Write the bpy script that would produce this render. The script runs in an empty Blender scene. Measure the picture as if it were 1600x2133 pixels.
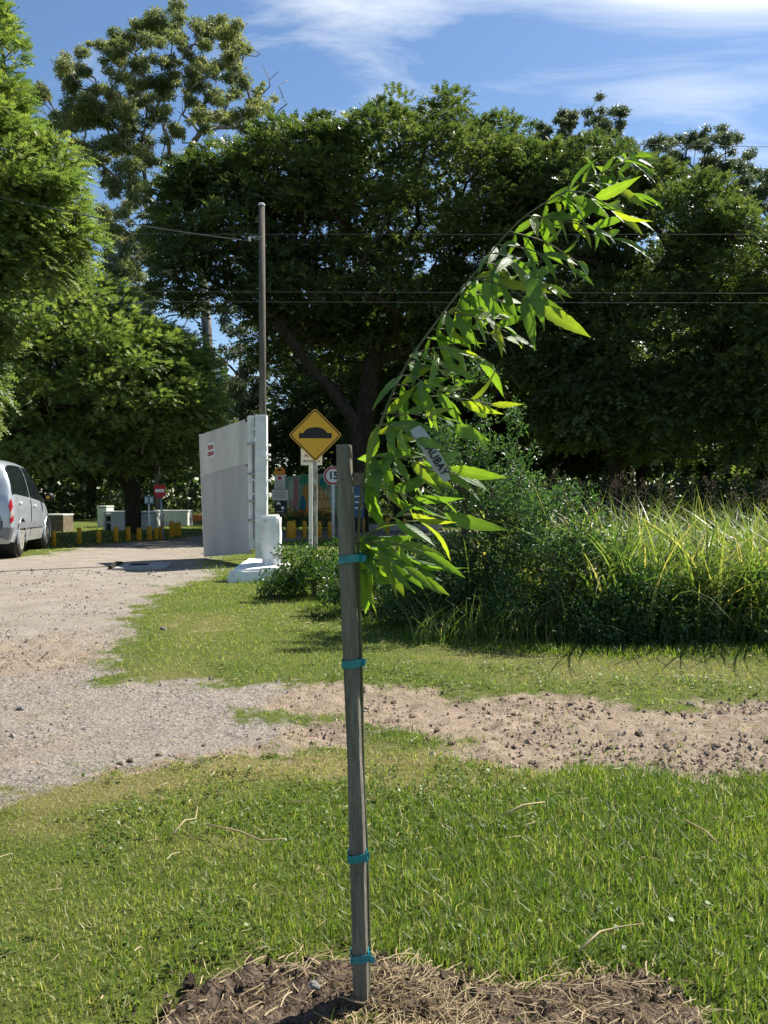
import bpy, math, random
import numpy as np
from mathutils import Vector, Matrix

random.seed(7)
RNG = np.random.default_rng(7)
scene = bpy.context.scene
COL = scene.collection

# ------------------------------------------------------------------ camera
F_PX, CX, CY = 1740.0, 800.0, 1066.5
CAM_H, PITCH = 1.05, math.radians(1.037)
cam_data = bpy.data.cameras.new("camera")
cam_data.sensor_fit = 'VERTICAL'
cam_data.sensor_height = 36.0
cam_data.lens = 36.0 * F_PX / 2133.0
cam_data.clip_start, cam_data.clip_end = 0.05, 2000.0
cam = bpy.data.objects.new("camera", cam_data)
cam.location = (0, 0, CAM_H)
cam.rotation_euler = (math.pi / 2 - PITCH, 0, 0)
COL.objects.link(cam)
scene.camera = cam

# ------------------------------------------------------------------ light
SUN_EL = math.radians(50)
SUN_AZ = math.atan2(0.80, 0.60)          # from +Y towards +X
SUN_DIR = Vector((math.sin(SUN_AZ) * math.cos(SUN_EL), math.cos(SUN_AZ) * math.cos(SUN_EL), math.sin(SUN_EL)))
sd = bpy.data.lights.new("sun", 'SUN')
sd.energy = 5.0
sd.angle = math.radians(0.53)
sd.color = (1.0, 0.95, 0.86)
sun = bpy.data.objects.new("sun", sd)
sun.rotation_euler = SUN_DIR.to_track_quat('Z', 'Y').to_euler()
sun.location = (20, 10, 30)
COL.objects.link(sun)

world = bpy.data.worlds.new("World")
scene.world = world
world.use_nodes = True
wn, wl = world.node_tree.nodes, world.node_tree.links
wn.clear()
w_out = wn.new('ShaderNodeOutputWorld')
w_bg = wn.new('ShaderNodeBackground')
w_bg.inputs['Strength'].default_value = 0.07
sky = wn.new('ShaderNodeTexSky')
sky.sky_type = 'NISHITA'
sky.sun_disc = False
sky.sun_elevation = SUN_EL
sky.sun_rotation = SUN_AZ
sky.air_density = 1.0
sky.dust_density = 0.3
sky.ozone_density = 2.5
tc = wn.new('ShaderNodeTexCoord')
sep = wn.new('ShaderNodeSeparateXYZ')
wl.new(tc.outputs['Generated'], sep.inputs[0])
def wmath(op, a, b=None, c=None, clamp=False):
    n = wn.new('ShaderNodeMath'); n.operation = op; n.use_clamp = clamp
    for i, v in enumerate((a, b, c)):
        if v is None: continue
        if isinstance(v, (int, float)): n.inputs[i].default_value = v
        else: wl.new(v, n.inputs[i])
    return n.outputs[0]
zc = wmath('MAXIMUM', sep.outputs[2], 0.04)
u_ = wmath('DIVIDE', sep.outputs[0], zc)
v_ = wmath('DIVIDE', sep.outputs[1], zc)
comb = wn.new('ShaderNodeCombineXYZ')
wl.new(u_, comb.inputs[0]); wl.new(v_, comb.inputs[1])
mp = wn.new('ShaderNodeMapping')
mp.inputs['Rotation'].default_value = (0, 0, math.radians(-22))
mp.inputs['Scale'].default_value = (0.75, 1.5, 1)
wl.new(comb.outputs[0], mp.inputs[0])
cn = wn.new('ShaderNodeTexNoise')
cn.inputs['Scale'].default_value = 1.5
cn.inputs['Detail'].default_value = 9
cn.inputs['Roughness'].default_value = 0.62
cn.inputs['Distortion'].default_value = 0.9
wl.new(mp.outputs[0], cn.inputs['Vector'])
def cloud_blob(u0, v0, su, sv, amp):
    a = wmath('POWER', wmath('DIVIDE', wmath('SUBTRACT', u_, u0), su), 2)
    b = wmath('POWER', wmath('DIVIDE', wmath('SUBTRACT', v_, v0), sv), 2)
    e = wmath('EXPONENT', wmath('MULTIPLY', wmath('ADD', a, b), -1.0))
    return wmath('MULTIPLY', e, amp)
blobs = wmath('ADD', cloud_blob(0.72, 1.62, 0.38, 0.20, 1.3), cloud_blob(-0.04, 1.72, 0.24, 0.10, 0.50))
blobs = wmath('ADD', blobs, cloud_blob(0.78, 2.12, 0.26, 0.13, 0.52))
blobs = wmath('ADD', blobs, cloud_blob(0.40, 1.98, 0.42, 0.16, 0.12))
fac = wmath('ADD', blobs, wmath('MULTIPLY', wmath('SUBTRACT', cn.outputs['Fac'], 0.47), 2.1))
fac = wmath('MULTIPLY_ADD', fac, 0.95, -0.10, clamp=True)
hs = wn.new('ShaderNodeHueSaturation')
hs.inputs['Saturation'].default_value = 1.08
hs.inputs['Value'].default_value = 1.0
wl.new(sky.outputs[0], hs.inputs['Color'])
mixc = wn.new('ShaderNodeMix'); mixc.data_type = 'RGBA'
wl.new(fac, mixc.inputs['Factor'])
wl.new(hs.outputs[0], mixc.inputs['A'])
mixc.inputs['B'].default_value = (7.4, 7.8, 8.3, 1)
wl.new(mixc.outputs['Result'], w_bg.inputs['Color'])
wl.new(w_bg.outputs[0], w_out.inputs['Surface'])

vs = scene.view_settings
vs.view_transform = 'Standard'
vs.look = 'None'
vs.gamma = 1.0
vs.use_curve_mapping = False
vs.exposure = 1.1
scene.cycles.max_bounces = 7
scene.cycles.diffuse_bounces = 3
scene.cycles.transmission_bounces = 5
scene.cycles.transparent_max_bounces = 6
scene.cycles.use_denoising = True

# ------------------------------------------------------------------ projection helpers (photo pixel + distance -> place)
def ray(px, py):
    a, b = (px - CX) / F_PX, -(py - CY) / F_PX
    return Vector((a, math.cos(PITCH) + b * math.sin(PITCH), -math.sin(PITCH) + b * math.cos(PITCH)))
def P(px, py, d):
    r = ray(px, py)
    return Vector((0, 0, CAM_H)) + r * (d / r.y)
def G(px, py):
    r = ray(px, py)
    return Vector((0, 0, CAM_H)) + r * (CAM_H / -r.z)
def S(n, d):                # n photo pixels at distance d, in metres
    return n * d / F_PX

# ------------------------------------------------------------------ noise
def _hash(ix, iy, iz, seed):
    h = (ix.astype(np.int64) * 374761393 + iy.astype(np.int64) * 668265263 + iz.astype(np.int64) * 2147483647 + seed * 974634221) & 0xffffffff
    h = ((h ^ (h >> 13)) * 1274126177) & 0xffffffff
    h = (h ^ (h >> 16)) & 0xffffffff
    return h / 4294967295.0
def vnoise(x, y, seed=0):
    x = np.asarray(x, float); y = np.asarray(y, float)
    ix, iy = np.floor(x), np.floor(y)
    fx, fy = x - ix, y - iy
    fx = fx * fx * (3 - 2 * fx); fy = fy * fy * (3 - 2 * fy)
    z = np.zeros_like(ix)
    a = _hash(ix, iy, z, seed); b = _hash(ix + 1, iy, z, seed)
    c = _hash(ix, iy + 1, z, seed); d = _hash(ix + 1, iy + 1, z, seed)
    return (a * (1 - fx) + b * fx) * (1 - fy) + (c * (1 - fx) + d * fx) * fy
def fbm(x, y, oct=4, seed=0):
    s, a, t = 0, 0.5, 0
    for o in range(oct):
        s = s + a * vnoise(x * 2 ** o + 17.3 * o, y * 2 ** o - 9.1 * o, seed + o); t += a; a *= 0.5
    return s / t

# ------------------------------------------------------------------ object helpers
def setp(o, label=None, cat=None, group=None, kind=None):
    if label: o['label'] = label
    if cat: o['category'] = cat
    if group: o['group'] = group
    if kind: o['kind'] = kind
    return o
def link(name, data, parent=None):
    o = bpy.data.objects.new(name, data)
    COL.objects.link(o)
    if parent is not None: o.parent = parent
    return o
def empty(name, loc, label, cat, group=None, rz=0.0):
    o = bpy.data.objects.new(name, None)
    o.empty_display_size = 0.2
    COL.objects.link(o)
    o.location = loc
    o.rotation_euler = (0, 0, rz)
    return setp(o, label, cat, group)
def np_mesh(name, V, faces, mat=None, smooth=False, attrs=None):
    """V (n,3); faces: list of int arrays (m,3) or (m,4)"""
    V = np.ascontiguousarray(V, dtype=np.float32)
    me = bpy.data.meshes.new(name)
    me.vertices.add(len(V)); me.vertices.foreach_set('co', V.ravel())
    faces = [np.asarray(f, dtype=np.int32) for f in faces if len(f)]
    loops = np.concatenate([f.ravel() for f in faces])
    sizes = np.concatenate([np.full(len(f), f.shape[1], dtype=np.int32) for f in faces])
    starts = np.concatenate([[0], np.cumsum(sizes)[:-1]]).astype(np.int32)
    me.loops.add(len(loops)); me.loops.foreach_set('vertex_index', loops)
    me.polygons.add(len(sizes)); me.polygons.foreach_set('loop_start', starts)
    me.update(calc_edges=True)
    me.polygons.foreach_set('use_smooth', np.full(len(sizes), smooth, dtype=bool))
    for k, a in (attrs or {}).items():
        at = me.attributes.new(k, 'FLOAT', 'POINT')
        at.data.foreach_set('value', np.asarray(a, dtype=np.float32))
    if mat: me.materials.append(mat)
    return me
def copy_tree(o, parent=None):
    c = o.copy(); COL.objects.link(c)
    if parent is not None: c.parent = parent
    for ch in list(o.children): copy_tree(ch, c)
    return c

class MB:
    def __init__(s): s.v = []; s.f = []
    def add(s, v, f):
        o = len(s.v); s.v += [tuple(p) for p in v]; s.f += [tuple(i + o for i in q) for q in f]
    def box(s, c, d, rz=0.0, taper=1.0):
        cx, cy, cz = c; a, b, h = d[0] / 2, d[1] / 2, d[2] / 2
        v = []
        for z, k in ((-h, 1.0), (h, taper)):
            for x, y in ((-a, -b), (a, -b), (a, b), (-a, b)):
                x, y = x * k, y * k
                v.append((cx + x * math.cos(rz) - y * math.sin(rz), cy + x * math.sin(rz) + y * math.cos(rz), cz + z))
        s.add(v, [(3, 2, 1, 0), (4, 5, 6, 7), (0, 1, 5, 4), (1, 2, 6, 5), (2, 3, 7, 6), (3, 0, 4, 7)])
        return s
    def prism(s, pts, y0, y1):               # outline in x,z; extruded in y (y0 = face towards the camera)
        n = len(pts)
        v = [(x, y0, z) for x, z in pts] + [(x, y1, z) for x, z in pts]
        f = [tuple(range(n)), tuple(range(2 * n - 1, n - 1, -1))]
        f += [(i, i + n, (i + 1) % n + n, (i + 1) % n) for i in range(n)]
        s.add(v, f); return s
    def tube(s, pts, rad, sides=8, cap=True):
        pts = [Vector(p) for p in pts]
        if not hasattr(rad, '__len__'): rad = [rad] * len(pts)
        v, f = [], []
        ref = Vector((0.13, 0.31, 1)).normalized()
        for i, p in enumerate(pts):
            t = (pts[min(i + 1, len(pts) - 1)] - pts[max(i - 1, 0)]).normalized()
            r_ = ref if abs(t.dot(ref)) < 0.95 else Vector((1, 0, 0))
            a = t.cross(r_).normalized(); b = t.cross(a)
            for k in range(sides):
                an = 2 * math.pi * k / sides
                v.append(p + (a * math.cos(an) + b * math.sin(an)) * rad[i])
        for i in range(len(pts) - 1):
            for k in range(sides):
                k2 = (k + 1) % sides
                f.append((i * sides + k, i * sides + k2, (i + 1) * sides + k2, (i + 1) * sides + k))
        if cap:
            f.append(tuple(range(sides - 1, -1, -1)))
            n = (len(pts) - 1) * sides
            f.append(tuple(n + k for k in range(sides)))
        s.add(v, f); return s
    def lathe(s, prof, axis='z', c=(0, 0, 0), n=24):     # prof: (radius, height)
        v, f = [], []
        for r, h in prof:
            for k in range(n):
                a = 2 * math.pi * k / n
                q = (r * math.cos(a), r * math.sin(a), h)
                if axis == 'x': q = (q[2], q[0], q[1])
                if axis == 'y': q = (q[0], q[2], q[1])
                v.append((q[0] + c[0], q[1] + c[1], q[2] + c[2]))
        for i in range(len(prof) - 1):
            for k in range(n):
                k2 = (k + 1) % n
                f.append((i * n + k, i * n + k2, (i + 1) * n + k2, (i + 1) * n + k))
        f.append(tuple(range(n - 1, -1, -1))); m = (len(prof) - 1) * n
        f.append(tuple(m + k for k in range(n)))
        s.add(v, f); return s
    def mesh(s, name, mat, smooth=False):
        me = bpy.data.meshes.new(name)
        me.from_pydata([tuple(p) for p in s.v], [], s.f)
        me.update()
        if smooth: me.polygons.foreach_set('use_smooth', [True] * len(me.polygons))
        if mat: me.materials.append(mat)
        return me
    def build(s, name, mat, parent=None, smooth=False, bevel=0.0, loc=None):
        o = link(name, s.mesh(name, mat, smooth), parent)
        if bevel:
            m = o.modifiers.new('bevel', 'BEVEL'); m.width = bevel; m.segments = 2; m.limit_method = 'ANGLE'
        if loc is not None: o.location = loc
        return o

def text_obj(name, body, size, mat, parent, loc, bold=0.0, align='CENTER', shear=0.0, depth=0.002, rot=(math.pi / 2, 0, 0), xs=1.0):
    cu = bpy.data.curves.new(name, 'FONT')
    cu.body = body; cu.size = size; cu.align_x = align; cu.align_y = 'CENTER'
    cu.extrude = depth; cu.offset = bold * size; cu.shear = shear; cu.resolution_u = 3
    tmp = bpy.data.objects.new(name + "_tmp", cu)
    COL.objects.link(tmp)
    dg = bpy.context.evaluated_depsgraph_get()
    me = bpy.data.meshes.new_from_object(tmp.evaluated_get(dg))
    bpy.data.objects.remove(tmp); bpy.data.curves.remove(cu)
    me.materials.clear(); me.materials.append(mat); me.name = name
    o = link(name, me, parent)
    o.location = loc; o.rotation_euler = rot; o.scale = (xs, 1, 1)
    return o

# ------------------------------------------------------------------ materials
def nodes(name):
    m = bpy.data.materials.new(name); m.use_nodes = True
    return m, m.node_tree.nodes, m.node_tree.links
def solid(name, c1, c2=None, scale=6.0, rough=0.7, spec=0.3, bump=0.0, metal=0.0, detail=6, stretch=(1, 1, 1), ramp=(0.35, 0.65), bscale=None, coat=0.0):
    m, n, l = nodes(name)
    b = n['Principled BSDF']
    b.inputs['Roughness'].default_value = rough
    b.inputs['Specular IOR Level'].default_value = spec
    b.inputs['Metallic'].default_value = metal
    if coat: b.inputs['Coat Weight'].default_value = coat
    t = n.new('ShaderNodeTexCoord'); mpn = n.new('ShaderNodeMapping')
    mpn.inputs['Scale'].default_value = stretch
    l.new(t.outputs['Object'], mpn.inputs[0])
    nz = n.new('ShaderNodeTexNoise'); nz.inputs['Scale'].default_value = scale; nz.inputs['Detail'].default_value = detail
    nz.inputs['Roughness'].default_value = 0.6
    l.new(mpn.outputs[0], nz.inputs['Vector'])
    r = n.new('ShaderNodeValToRGB')
    r.color_ramp.elements[0].position = ramp[0]; r.color_ramp.elements[1].position = ramp[1]
    r.color_ramp.elements[0].color = (*c1, 1); r.color_ramp.elements[1].color = (*(c2 or c1), 1)
    l.new(nz.outputs['Fac'], r.inputs[0]); l.new(r.outputs[0], b.inputs['Base Color'])
    if bump:
        n2 = n.new('ShaderNodeTexNoise'); n2.inputs['Scale'].default_value = bscale or scale * 4; n2.inputs['Detail'].default_value = 8
        l.new(mpn.outputs[0], n2.inputs['Vector'])
        bp = n.new('ShaderNodeBump'); bp.inputs['Strength'].default_value = bump; bp.inputs['Distance'].default_value = 0.02
        l.new(n2.outputs['Fac'], bp.inputs['Height']); l.new(bp.outputs[0], b.inputs['Normal'])
    return m
def leafy(name, cols, trans, tfac=0.4, rough=0.45, spec=0.4, tgain=1.0):
    """cols: ramp (pos, rgb) over the per-leaf attribute 'tint'; trans: light let through the leaf"""
    m, n, l = nodes(name)
    b = n['Principled BSDF']; out = n['Material Output']
    at = n.new('ShaderNodeAttribute'); at.attribute_name = 'tint'
    r = n.new('ShaderNodeValToRGB')
    while len(r.color_ramp.elements) < len(cols): r.color_ramp.elements.new(0.5)
    for e, (p, c) in zip(r.color_ramp.elements, cols): e.position = p; e.color = (*c, 1)
    l.new(at.outputs['Fac'], r.inputs[0])
    l.new(r.outputs[0], b.inputs['Base Color'])
    b.inputs['Roughness'].default_value = rough; b.inputs['Specular IOR Level'].default_value = spec
    t = n.new('ShaderNodeBsdfTranslucent')
    mx = n.new('ShaderNodeMix'); mx.data_type = 'RGBA'; mx.blend_type = 'MULTIPLY'; mx.inputs['Factor'].default_value = 1
    l.new(r.outputs[0], mx.inputs['A']); mx.inputs['B'].default_value = (*[v * tgain for v in trans], 1)
    l.new(mx.outputs['Result'], t.inputs['Color'])
    s = n.new('ShaderNodeMixShader'); s.inputs[0].default_value = tfac
    l.new(b.outputs[0], s.inputs[1]); l.new(t.outputs[0], s.inputs[2]); l.new(s.outputs[0], out.inputs['Surface'])
    return m

M = {}
M['stake'] = solid('weathered stake wood', (0.155, 0.138, 0.112), (0.29, 0.262, 0.22), 9, 1.0, 0.0, 1.0, stretch=(6, 6, 0.6), bscale=30)
M['tie'] = solid('teal plastic tape', (0.004, 0.16, 0.20), (0.01, 0.26, 0.30), 30, 0.28, 0.6)
M['stem'] = solid('green bark', (0.10, 0.12, 0.05), (0.16, 0.15, 0.08), 40, 0.7, 0.2, 0.2)
M['leaflet_plain'] = leafy('ash leaflet', [(0.0, (0.042, 0.092, 0.020)), (0.7, (0.068, 0.132, 0.024)), (1.0, (0.13, 0.17, 0.026))], (3.9, 3.5, 0.9), 0.42, 0.46, 0.55)
def leaflet_material():
    m = M['leaflet_plain']; m.name = 'ash leaflet'; n, l = m.node_tree.nodes, m.node_tree.links
    b = n['Principled BSDF']; rmp = [q for q in n if q.type == 'VALTORGB'][0]
    oi = n.new('ShaderNodeObjectInfo'); l.new(oi.outputs['Random'], rmp.inputs[0])
    def attr(nm):
        a = n.new('ShaderNodeAttribute'); a.attribute_name = nm; return a.outputs['Fac']
    def mth(op, a, c, clamp=False):
        q = n.new('ShaderNodeMath'); q.operation = op; q.use_clamp = clamp
        for i, v in enumerate((a, c)):
            if isinstance(v, (int, float)): q.inputs[i].default_value = v
            else: l.new(v, q.inputs[i])
        return q.outputs[0]
    ac, al = attr('across'), attr('along')
    rib = mth('SUBTRACT', 1.0, mth('MULTIPLY', ac, 9.0), True)
    wave = mth('SINE', mth('MULTIPLY', mth('SUBTRACT', al, mth('MULTIPLY', ac, 0.16)), 95.0), 0.0)
    vein = mth('MULTIPLY', mth('POWER', mth('ADD', mth('MULTIPLY', wave, 0.5), 0.5), 8.0), 0.55)
    v = mth('MAXIMUM', rib, vein)
    tcx = n.new('ShaderNodeTexCoord'); nz = n.new('ShaderNodeTexNoise'); nz.inputs['Scale'].default_value = 5; nz.inputs['Detail'].default_value = 7
    l.new(tcx.outputs['Object'], nz.inputs['Vector'])
    mottle = mth('ADD', mth('MULTIPLY', nz.outputs['Fac'], 0.9), 0.55)
    gain = mth('MULTIPLY', mottle, mth('ADD', 1.0, mth('MULTIPLY', v, 0.35)))
    mx = n.new('ShaderNodeMix'); mx.data_type = 'RGBA'; mx.blend_type = 'MULTIPLY'; mx.inputs['Factor'].default_value = 1
    cb = n.new('ShaderNodeCombineColor')
    for i in range(3): l.new(gain, cb.inputs[i])
    outs = [lk.to_socket for lk in rmp.outputs[0].links]
    l.new(rmp.outputs[0], mx.inputs['A']); l.new(cb.outputs[0], mx.inputs['B'])
    for s_ in outs: l.new(mx.outputs['Result'], s_)
    bp = n.new('ShaderNodeBump'); bp.inputs['Strength'].default_value = 0.35; bp.inputs['Distance'].default_value = 0.03
    l.new(v, bp.inputs['Height']); l.new(bp.outputs[0], b.inputs['Normal'])
    return m
M['leaflet'] = leaflet_material()
M['paper'] = solid('paper tag', (0.38, 0.37, 0.33), (0.46, 0.45, 0.40), 20, 0.6, 0.3)
M['ink'] = solid('black ink', (0.015, 0.015, 0.018), None, rough=0.6)
M['white_paint'] = solid('weathered white paint', (0.58, 0.59, 0.58), (0.78, 0.78, 0.75), 5, 0.7, 0.25, 0.15)
M['plinth'] = solid('limewashed masonry', (0.52, 0.50, 0.46), (0.80, 0.79, 0.75), 7, 0.85, 0.15, 0.6, ramp=(0.3, 0.5))
M['brick'] = solid('bare brick', (0.26, 0.11, 0.055), (0.36, 0.20, 0.12), 20, 0.9, 0.1, 0.6)
M['gate_up'] = solid('pale gate sheet', (0.45, 0.44, 0.41), (0.67, 0.67, 0.63), 2.2, 0.6, 0.25, 0.06, stretch=(1.3, 1.3, 0.3), ramp=(0.3, 0.7))
M['gate_low'] = solid('grey gate sheet', (0.38, 0.375, 0.36), (0.50, 0.49, 0.47), 2.2, 0.6, 0.25, 0.06, stretch=(1.3, 1.3, 0.3), ramp=(0.3, 0.7))
M['rust'] = solid('rusty steel', (0.09, 0.05, 0.035), (0.22, 0.17, 0.14), 16, 0.7, 0.3, 0.3)
M['steel'] = solid('dull steel', (0.30, 0.31, 0.32), (0.42, 0.42, 0.42), 12, 0.4, 0.5, 0.0, metal=0.6)
M['pole'] = solid('weathered pole timber', (0.085, 0.075, 0.06), (0.17, 0.15, 0.125), 10, 0.9, 0.1, 0.5, stretch=(5, 5, 0.3))
M['yellow'] = solid('sign yellow', (0.62, 0.32, 0.012), (0.66, 0.36, 0.02), 8, 0.45, 0.4)
M['black'] = solid('black paint', (0.012, 0.012, 0.014), None, rough=0.5)
M['sign_white'] = solid('sign white', (0.68, 0.69, 0.68), (0.76, 0.76, 0.75), 10, 0.45, 0.4)
M['sign_red'] = solid('sign red', (0.42, 0.018, 0.03), None, rough=0.45)
M['sign_orange'] = solid('sign orange', (0.55, 0.20, 0.02), None, rough=0.5)
M['sign_blue'] = solid('sign blue', (0.03, 0.07, 0.14), (0.05, 0.11, 0.19), 5, rough=0.5)
M['cream'] = solid('cream board', (0.50, 0.48, 0.40), (0.56, 0.54, 0.46), 6, 0.6, 0.3)
M['greytext'] = solid('grey print', (0.16, 0.16, 0.15), None, rough=0.6)
M['bollard'] = solid('yellow bollard paint', (0.42, 0.20, 0.012), (0.58, 0.32, 0.03), 9, 0.75, 0.2, 0.3)
M['postwood'] = solid('peeling white post', (0.17, 0.15, 0.12), (0.52, 0.51, 0.47), 7, 0.85, 0.15, 0.4, stretch=(3, 3, 0.6), ramp=(0.42, 0.58))
M['grill_white'] = solid('limewashed grill', (0.48, 0.50, 0.46), (0.62, 0.64, 0.60), 4, 0.85, 0.15, 0.3)
M['grill_stone'] = solid('brown grill masonry', (0.13, 0.10, 0.07), (0.22, 0.18, 0.13), 8, 0.9, 0.1, 0.5)
M['soot_shadow'] = solid('sooty hearth and shadow edge', (0.02, 0.02, 0.02), (0.05, 0.045, 0.04), 8, 0.9, 0.1)
M['concrete'] = solid('concrete', (0.27, 0.26, 0.24), (0.38, 0.36, 0.33), 9, 0.9, 0.1, 0.4)
M['orange_kerb'] = solid('orange kerb paint', (0.5, 0.12, 0.03), (0.6, 0.2, 0.06), 6, 0.7, 0.2)
M['wire'] = solid('aluminium cable', (0.08, 0.085, 0.09), None, rough=0.7)
M['bark_dark'] = solid('dark bark', (0.030, 0.024, 0.018), (0.075, 0.06, 0.045), 5, 0.95, 0.1, 0.8, stretch=(3, 3, 0.8))
M['bark_euc'] = solid('eucalyptus bark', (0.09, 0.07, 0.055), (0.36, 0.33, 0.29), 2.2, 0.85, 0.15, 0.3, stretch=(2, 2, 0.4))
M['twig'] = solid('shrub stem', (0.07, 0.055, 0.035), (0.13, 0.11, 0.07), 20, 0.9, 0.1)
M['car_paint'] = solid('pale blue silver paint', (0.42, 0.46, 0.50), None, 3, 0.3, 0.5, 0, metal=0.3, coat=0.6)
M['car_dust'] = solid('dusty lower paint', (0.34, 0.33, 0.31), (0.42, 0.42, 0.42), 3, 0.5, 0.4, 0, metal=0.3)
M['car_trim'] = solid('grey plastic trim', (0.15, 0.16, 0.17), (0.19, 0.20, 0.21), 5, 0.55, 0.4)
M['glass'] = solid('dark window glass', (0.012, 0.017, 0.019), None, rough=0.05, spec=0.8)
M['tyre'] = solid('dusty tyre rubber', (0.022, 0.021, 0.02), (0.06, 0.055, 0.05), 9, 0.9, 0.2)
M['rim'] = solid('dusty alloy rim', (0.42, 0.40, 0.36), (0.5, 0.48, 0.43), 6, 0.4, 0.5, metal=0.5)
M['lamp_red'] = solid('red lamp lens', (0.36, 0.008, 0.016), None, rough=0.15, spec=0.7)
M['lamp_clear'] = solid('clear lamp lens', (0.45, 0.36, 0.33), None, rough=0.15, spec=0.7)
M['mur_green'] = solid('mural green ground', (0.16, 0.23, 0.14), (0.20, 0.27, 0.17), 3, 0.7)
M['mur_orange'] = solid('mural orange', (0.36, 0.17, 0.035), (0.42, 0.22, 0.05), 3, 0.7)
M['mur_teal'] = solid('mural teal', (0.015, 0.13, 0.15), None, rough=0.7)
M['mur_leaf'] = solid('mural leaf green', (0.03, 0.17, 0.07), (0.05, 0.21, 0.09), 6, rough=0.7)
M['mur_pink'] = solid('mural pink', (0.34, 0.13, 0.12), None, rough=0.7)
M['mur_pale'] = solid('mural pale green', (0.30, 0.38, 0.28), None, rough=0.7)
M['mur_text'] = solid('mural lettering', (0.50, 0.42, 0.24), None, rough=0.7)
M['flower_red'] = solid('red petals', (0.5, 0.05, 0.02), (0.55, 0.2, 0.03), 20, 0.6)
M['flower_yellow'] = solid('yellow petals', (0.55, 0.40, 0.03), None, 20, 0.6)
M['clod'] = solid('earth clod', (0.21, 0.155, 0.11), (0.36, 0.275, 0.205), 30, 0.95, 0.05, 0.8, bscale=90)
M['stone'] = solid('grey stone', (0.17, 0.16, 0.155), (0.34, 0.31, 0.29), 25, 0.9, 0.15, 0.5, bscale=90)
M['pebble'] = leafy('gravel stones', [(0.0, (0.07, 0.062, 0.056)), (0.5, (0.20, 0.175, 0.15)), (1.0, (0.34, 0.305, 0.265))], (0, 0, 0), 0.0, 0.9, 0.15)
M['straw'] = leafy('dry straw', [(0.0, (0.12, 0.082, 0.04)), (0.5, (0.32, 0.24, 0.125)), (1.0, (0.52, 0.42, 0.25))], (1.3, 1.2, 0.9), 0.25, 0.6, 0.25)
M['grass'] = leafy('grass blade', [(0.0, (0.038, 0.072, 0.012)), (0.40, (0.096, 0.150, 0.022)), (0.68, (0.180, 0.215, 0.040)), (0.84, (0.23, 0.21, 0.085)), (1.0, (0.42, 0.36, 0.22))], (2.0, 2.2, 1.0), 0.42, 0.45, 0.35)
M['tall'] = leafy('tall grass blade', [(0.0, (0.045, 0.085, 0.022)), (0.45, (0.095, 0.145, 0.036)), (0.75, (0.20, 0.215, 0.075)), (1.0, (0.46, 0.38, 0.16))], (2.2, 2.3, 1.0), 0.42, 0.4, 0.4)
M['plume'] = leafy('seed plume', [(0.0, (0.10, 0.075, 0.045)), (1.0, (0.21, 0.165, 0.10))], (1, 1, 1), 0.3, 0.8, 0.1)
M['bush'] = leafy('shrub leaf', [(0.0, (0.028, 0.066, 0.025)), (0.7, (0.06, 0.118, 0.04)), (1.0, (0.12, 0.17, 0.045))], (2.0, 2.1, 0.9), 0.38, 0.44, 0.5)
M['hedge'] = leafy('hedge leaf', [(0.0, (0.022, 0.05, 0.012)), (0.7, (0.045, 0.095, 0.018)), (1.0, (0.10, 0.16, 0.03))], (2.0, 2.2, 0.8), 0.36, 0.35, 0.5)
M['fern_l'] = leafy('feathery leaf', [(0.0, (0.052, 0.086, 0.032)), (0.6, (0.122, 0.172, 0.056)), (1.0, (0.235, 0.265, 0.092))], (1.7, 1.9, 0.8), 0.36, 0.48, 0.4)
M['fern_d'] = leafy('dark feathery leaf', [(0.0, (0.032, 0.053, 0.021)), (0.6, (0.076, 0.108, 0.038)), (1.0, (0.165, 0.185, 0.065))], (1.6, 1.8, 0.8), 0.32, 0.45, 0.45)
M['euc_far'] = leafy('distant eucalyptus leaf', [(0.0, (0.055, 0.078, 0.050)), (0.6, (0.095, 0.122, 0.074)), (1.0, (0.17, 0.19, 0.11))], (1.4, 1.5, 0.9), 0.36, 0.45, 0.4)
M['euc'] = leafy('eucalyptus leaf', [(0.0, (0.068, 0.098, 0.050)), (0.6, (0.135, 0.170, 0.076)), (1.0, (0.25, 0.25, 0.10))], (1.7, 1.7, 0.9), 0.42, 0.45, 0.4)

# ------------------------------------------------------------------ ground
def poly_world(pts): return np.array([tuple(G(x, y))[:2] for x, y in pts])
ROAD = poly_world([(-900, 1172), (0, 1166), (90, 1158), (175, 1141), (240, 1131), (330, 1127), (425, 1112), (560, 1104), (900, 1104), (1100, 1104),
                   (1100, 1112), (760, 1117), (620, 1124), (560, 1130), (440, 1146), (425, 1163), (470, 1182), (452, 1206), (390, 1210), (330, 1240), (300, 1258), (252, 1290),
                   (248, 1318), (275, 1335), (205, 1360), (292, 1372), (235, 1392), (196, 1412), (290, 1425), (400, 1421), (540, 1430), (640, 1420), (700, 1500), (640, 1552),
                   (500, 1562), (330, 1578), (200, 1604), (100, 1638), (0, 1662), (-500, 1740), (-900, 1800)])
TRACK = poly_world([(560, 1428), (700, 1414), (780, 1422), (900, 1444), (1100, 1444), (1250, 1450), (1330, 1462), (1420, 1466), (1480, 1450), (1600, 1442), (2300, 1430),
                    (2300, 1650), (1600, 1622), (1400, 1612), (1250, 1602), (1100, 1592), (1000, 1572), (850, 1537), (700, 1551), (560, 1560)])
BEDSOIL = poly_world([(230, 2300), (285, 2090), (310, 2045), (400, 2005), (520, 1992), (620, 1988), (720, 1972), (790, 1990), (860, 2018), (980, 2028), (1080, 2052), (1180, 2062),
                      (1260, 2046), (1340, 2062), (1450, 2095), (1560, 2140), (1620, 2300)])
RED = poly_world([(-200, 1330), (0, 1320), (200, 1308), (262, 1338), (205, 1385), (0, 1402), (-200, 1410)])
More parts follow.
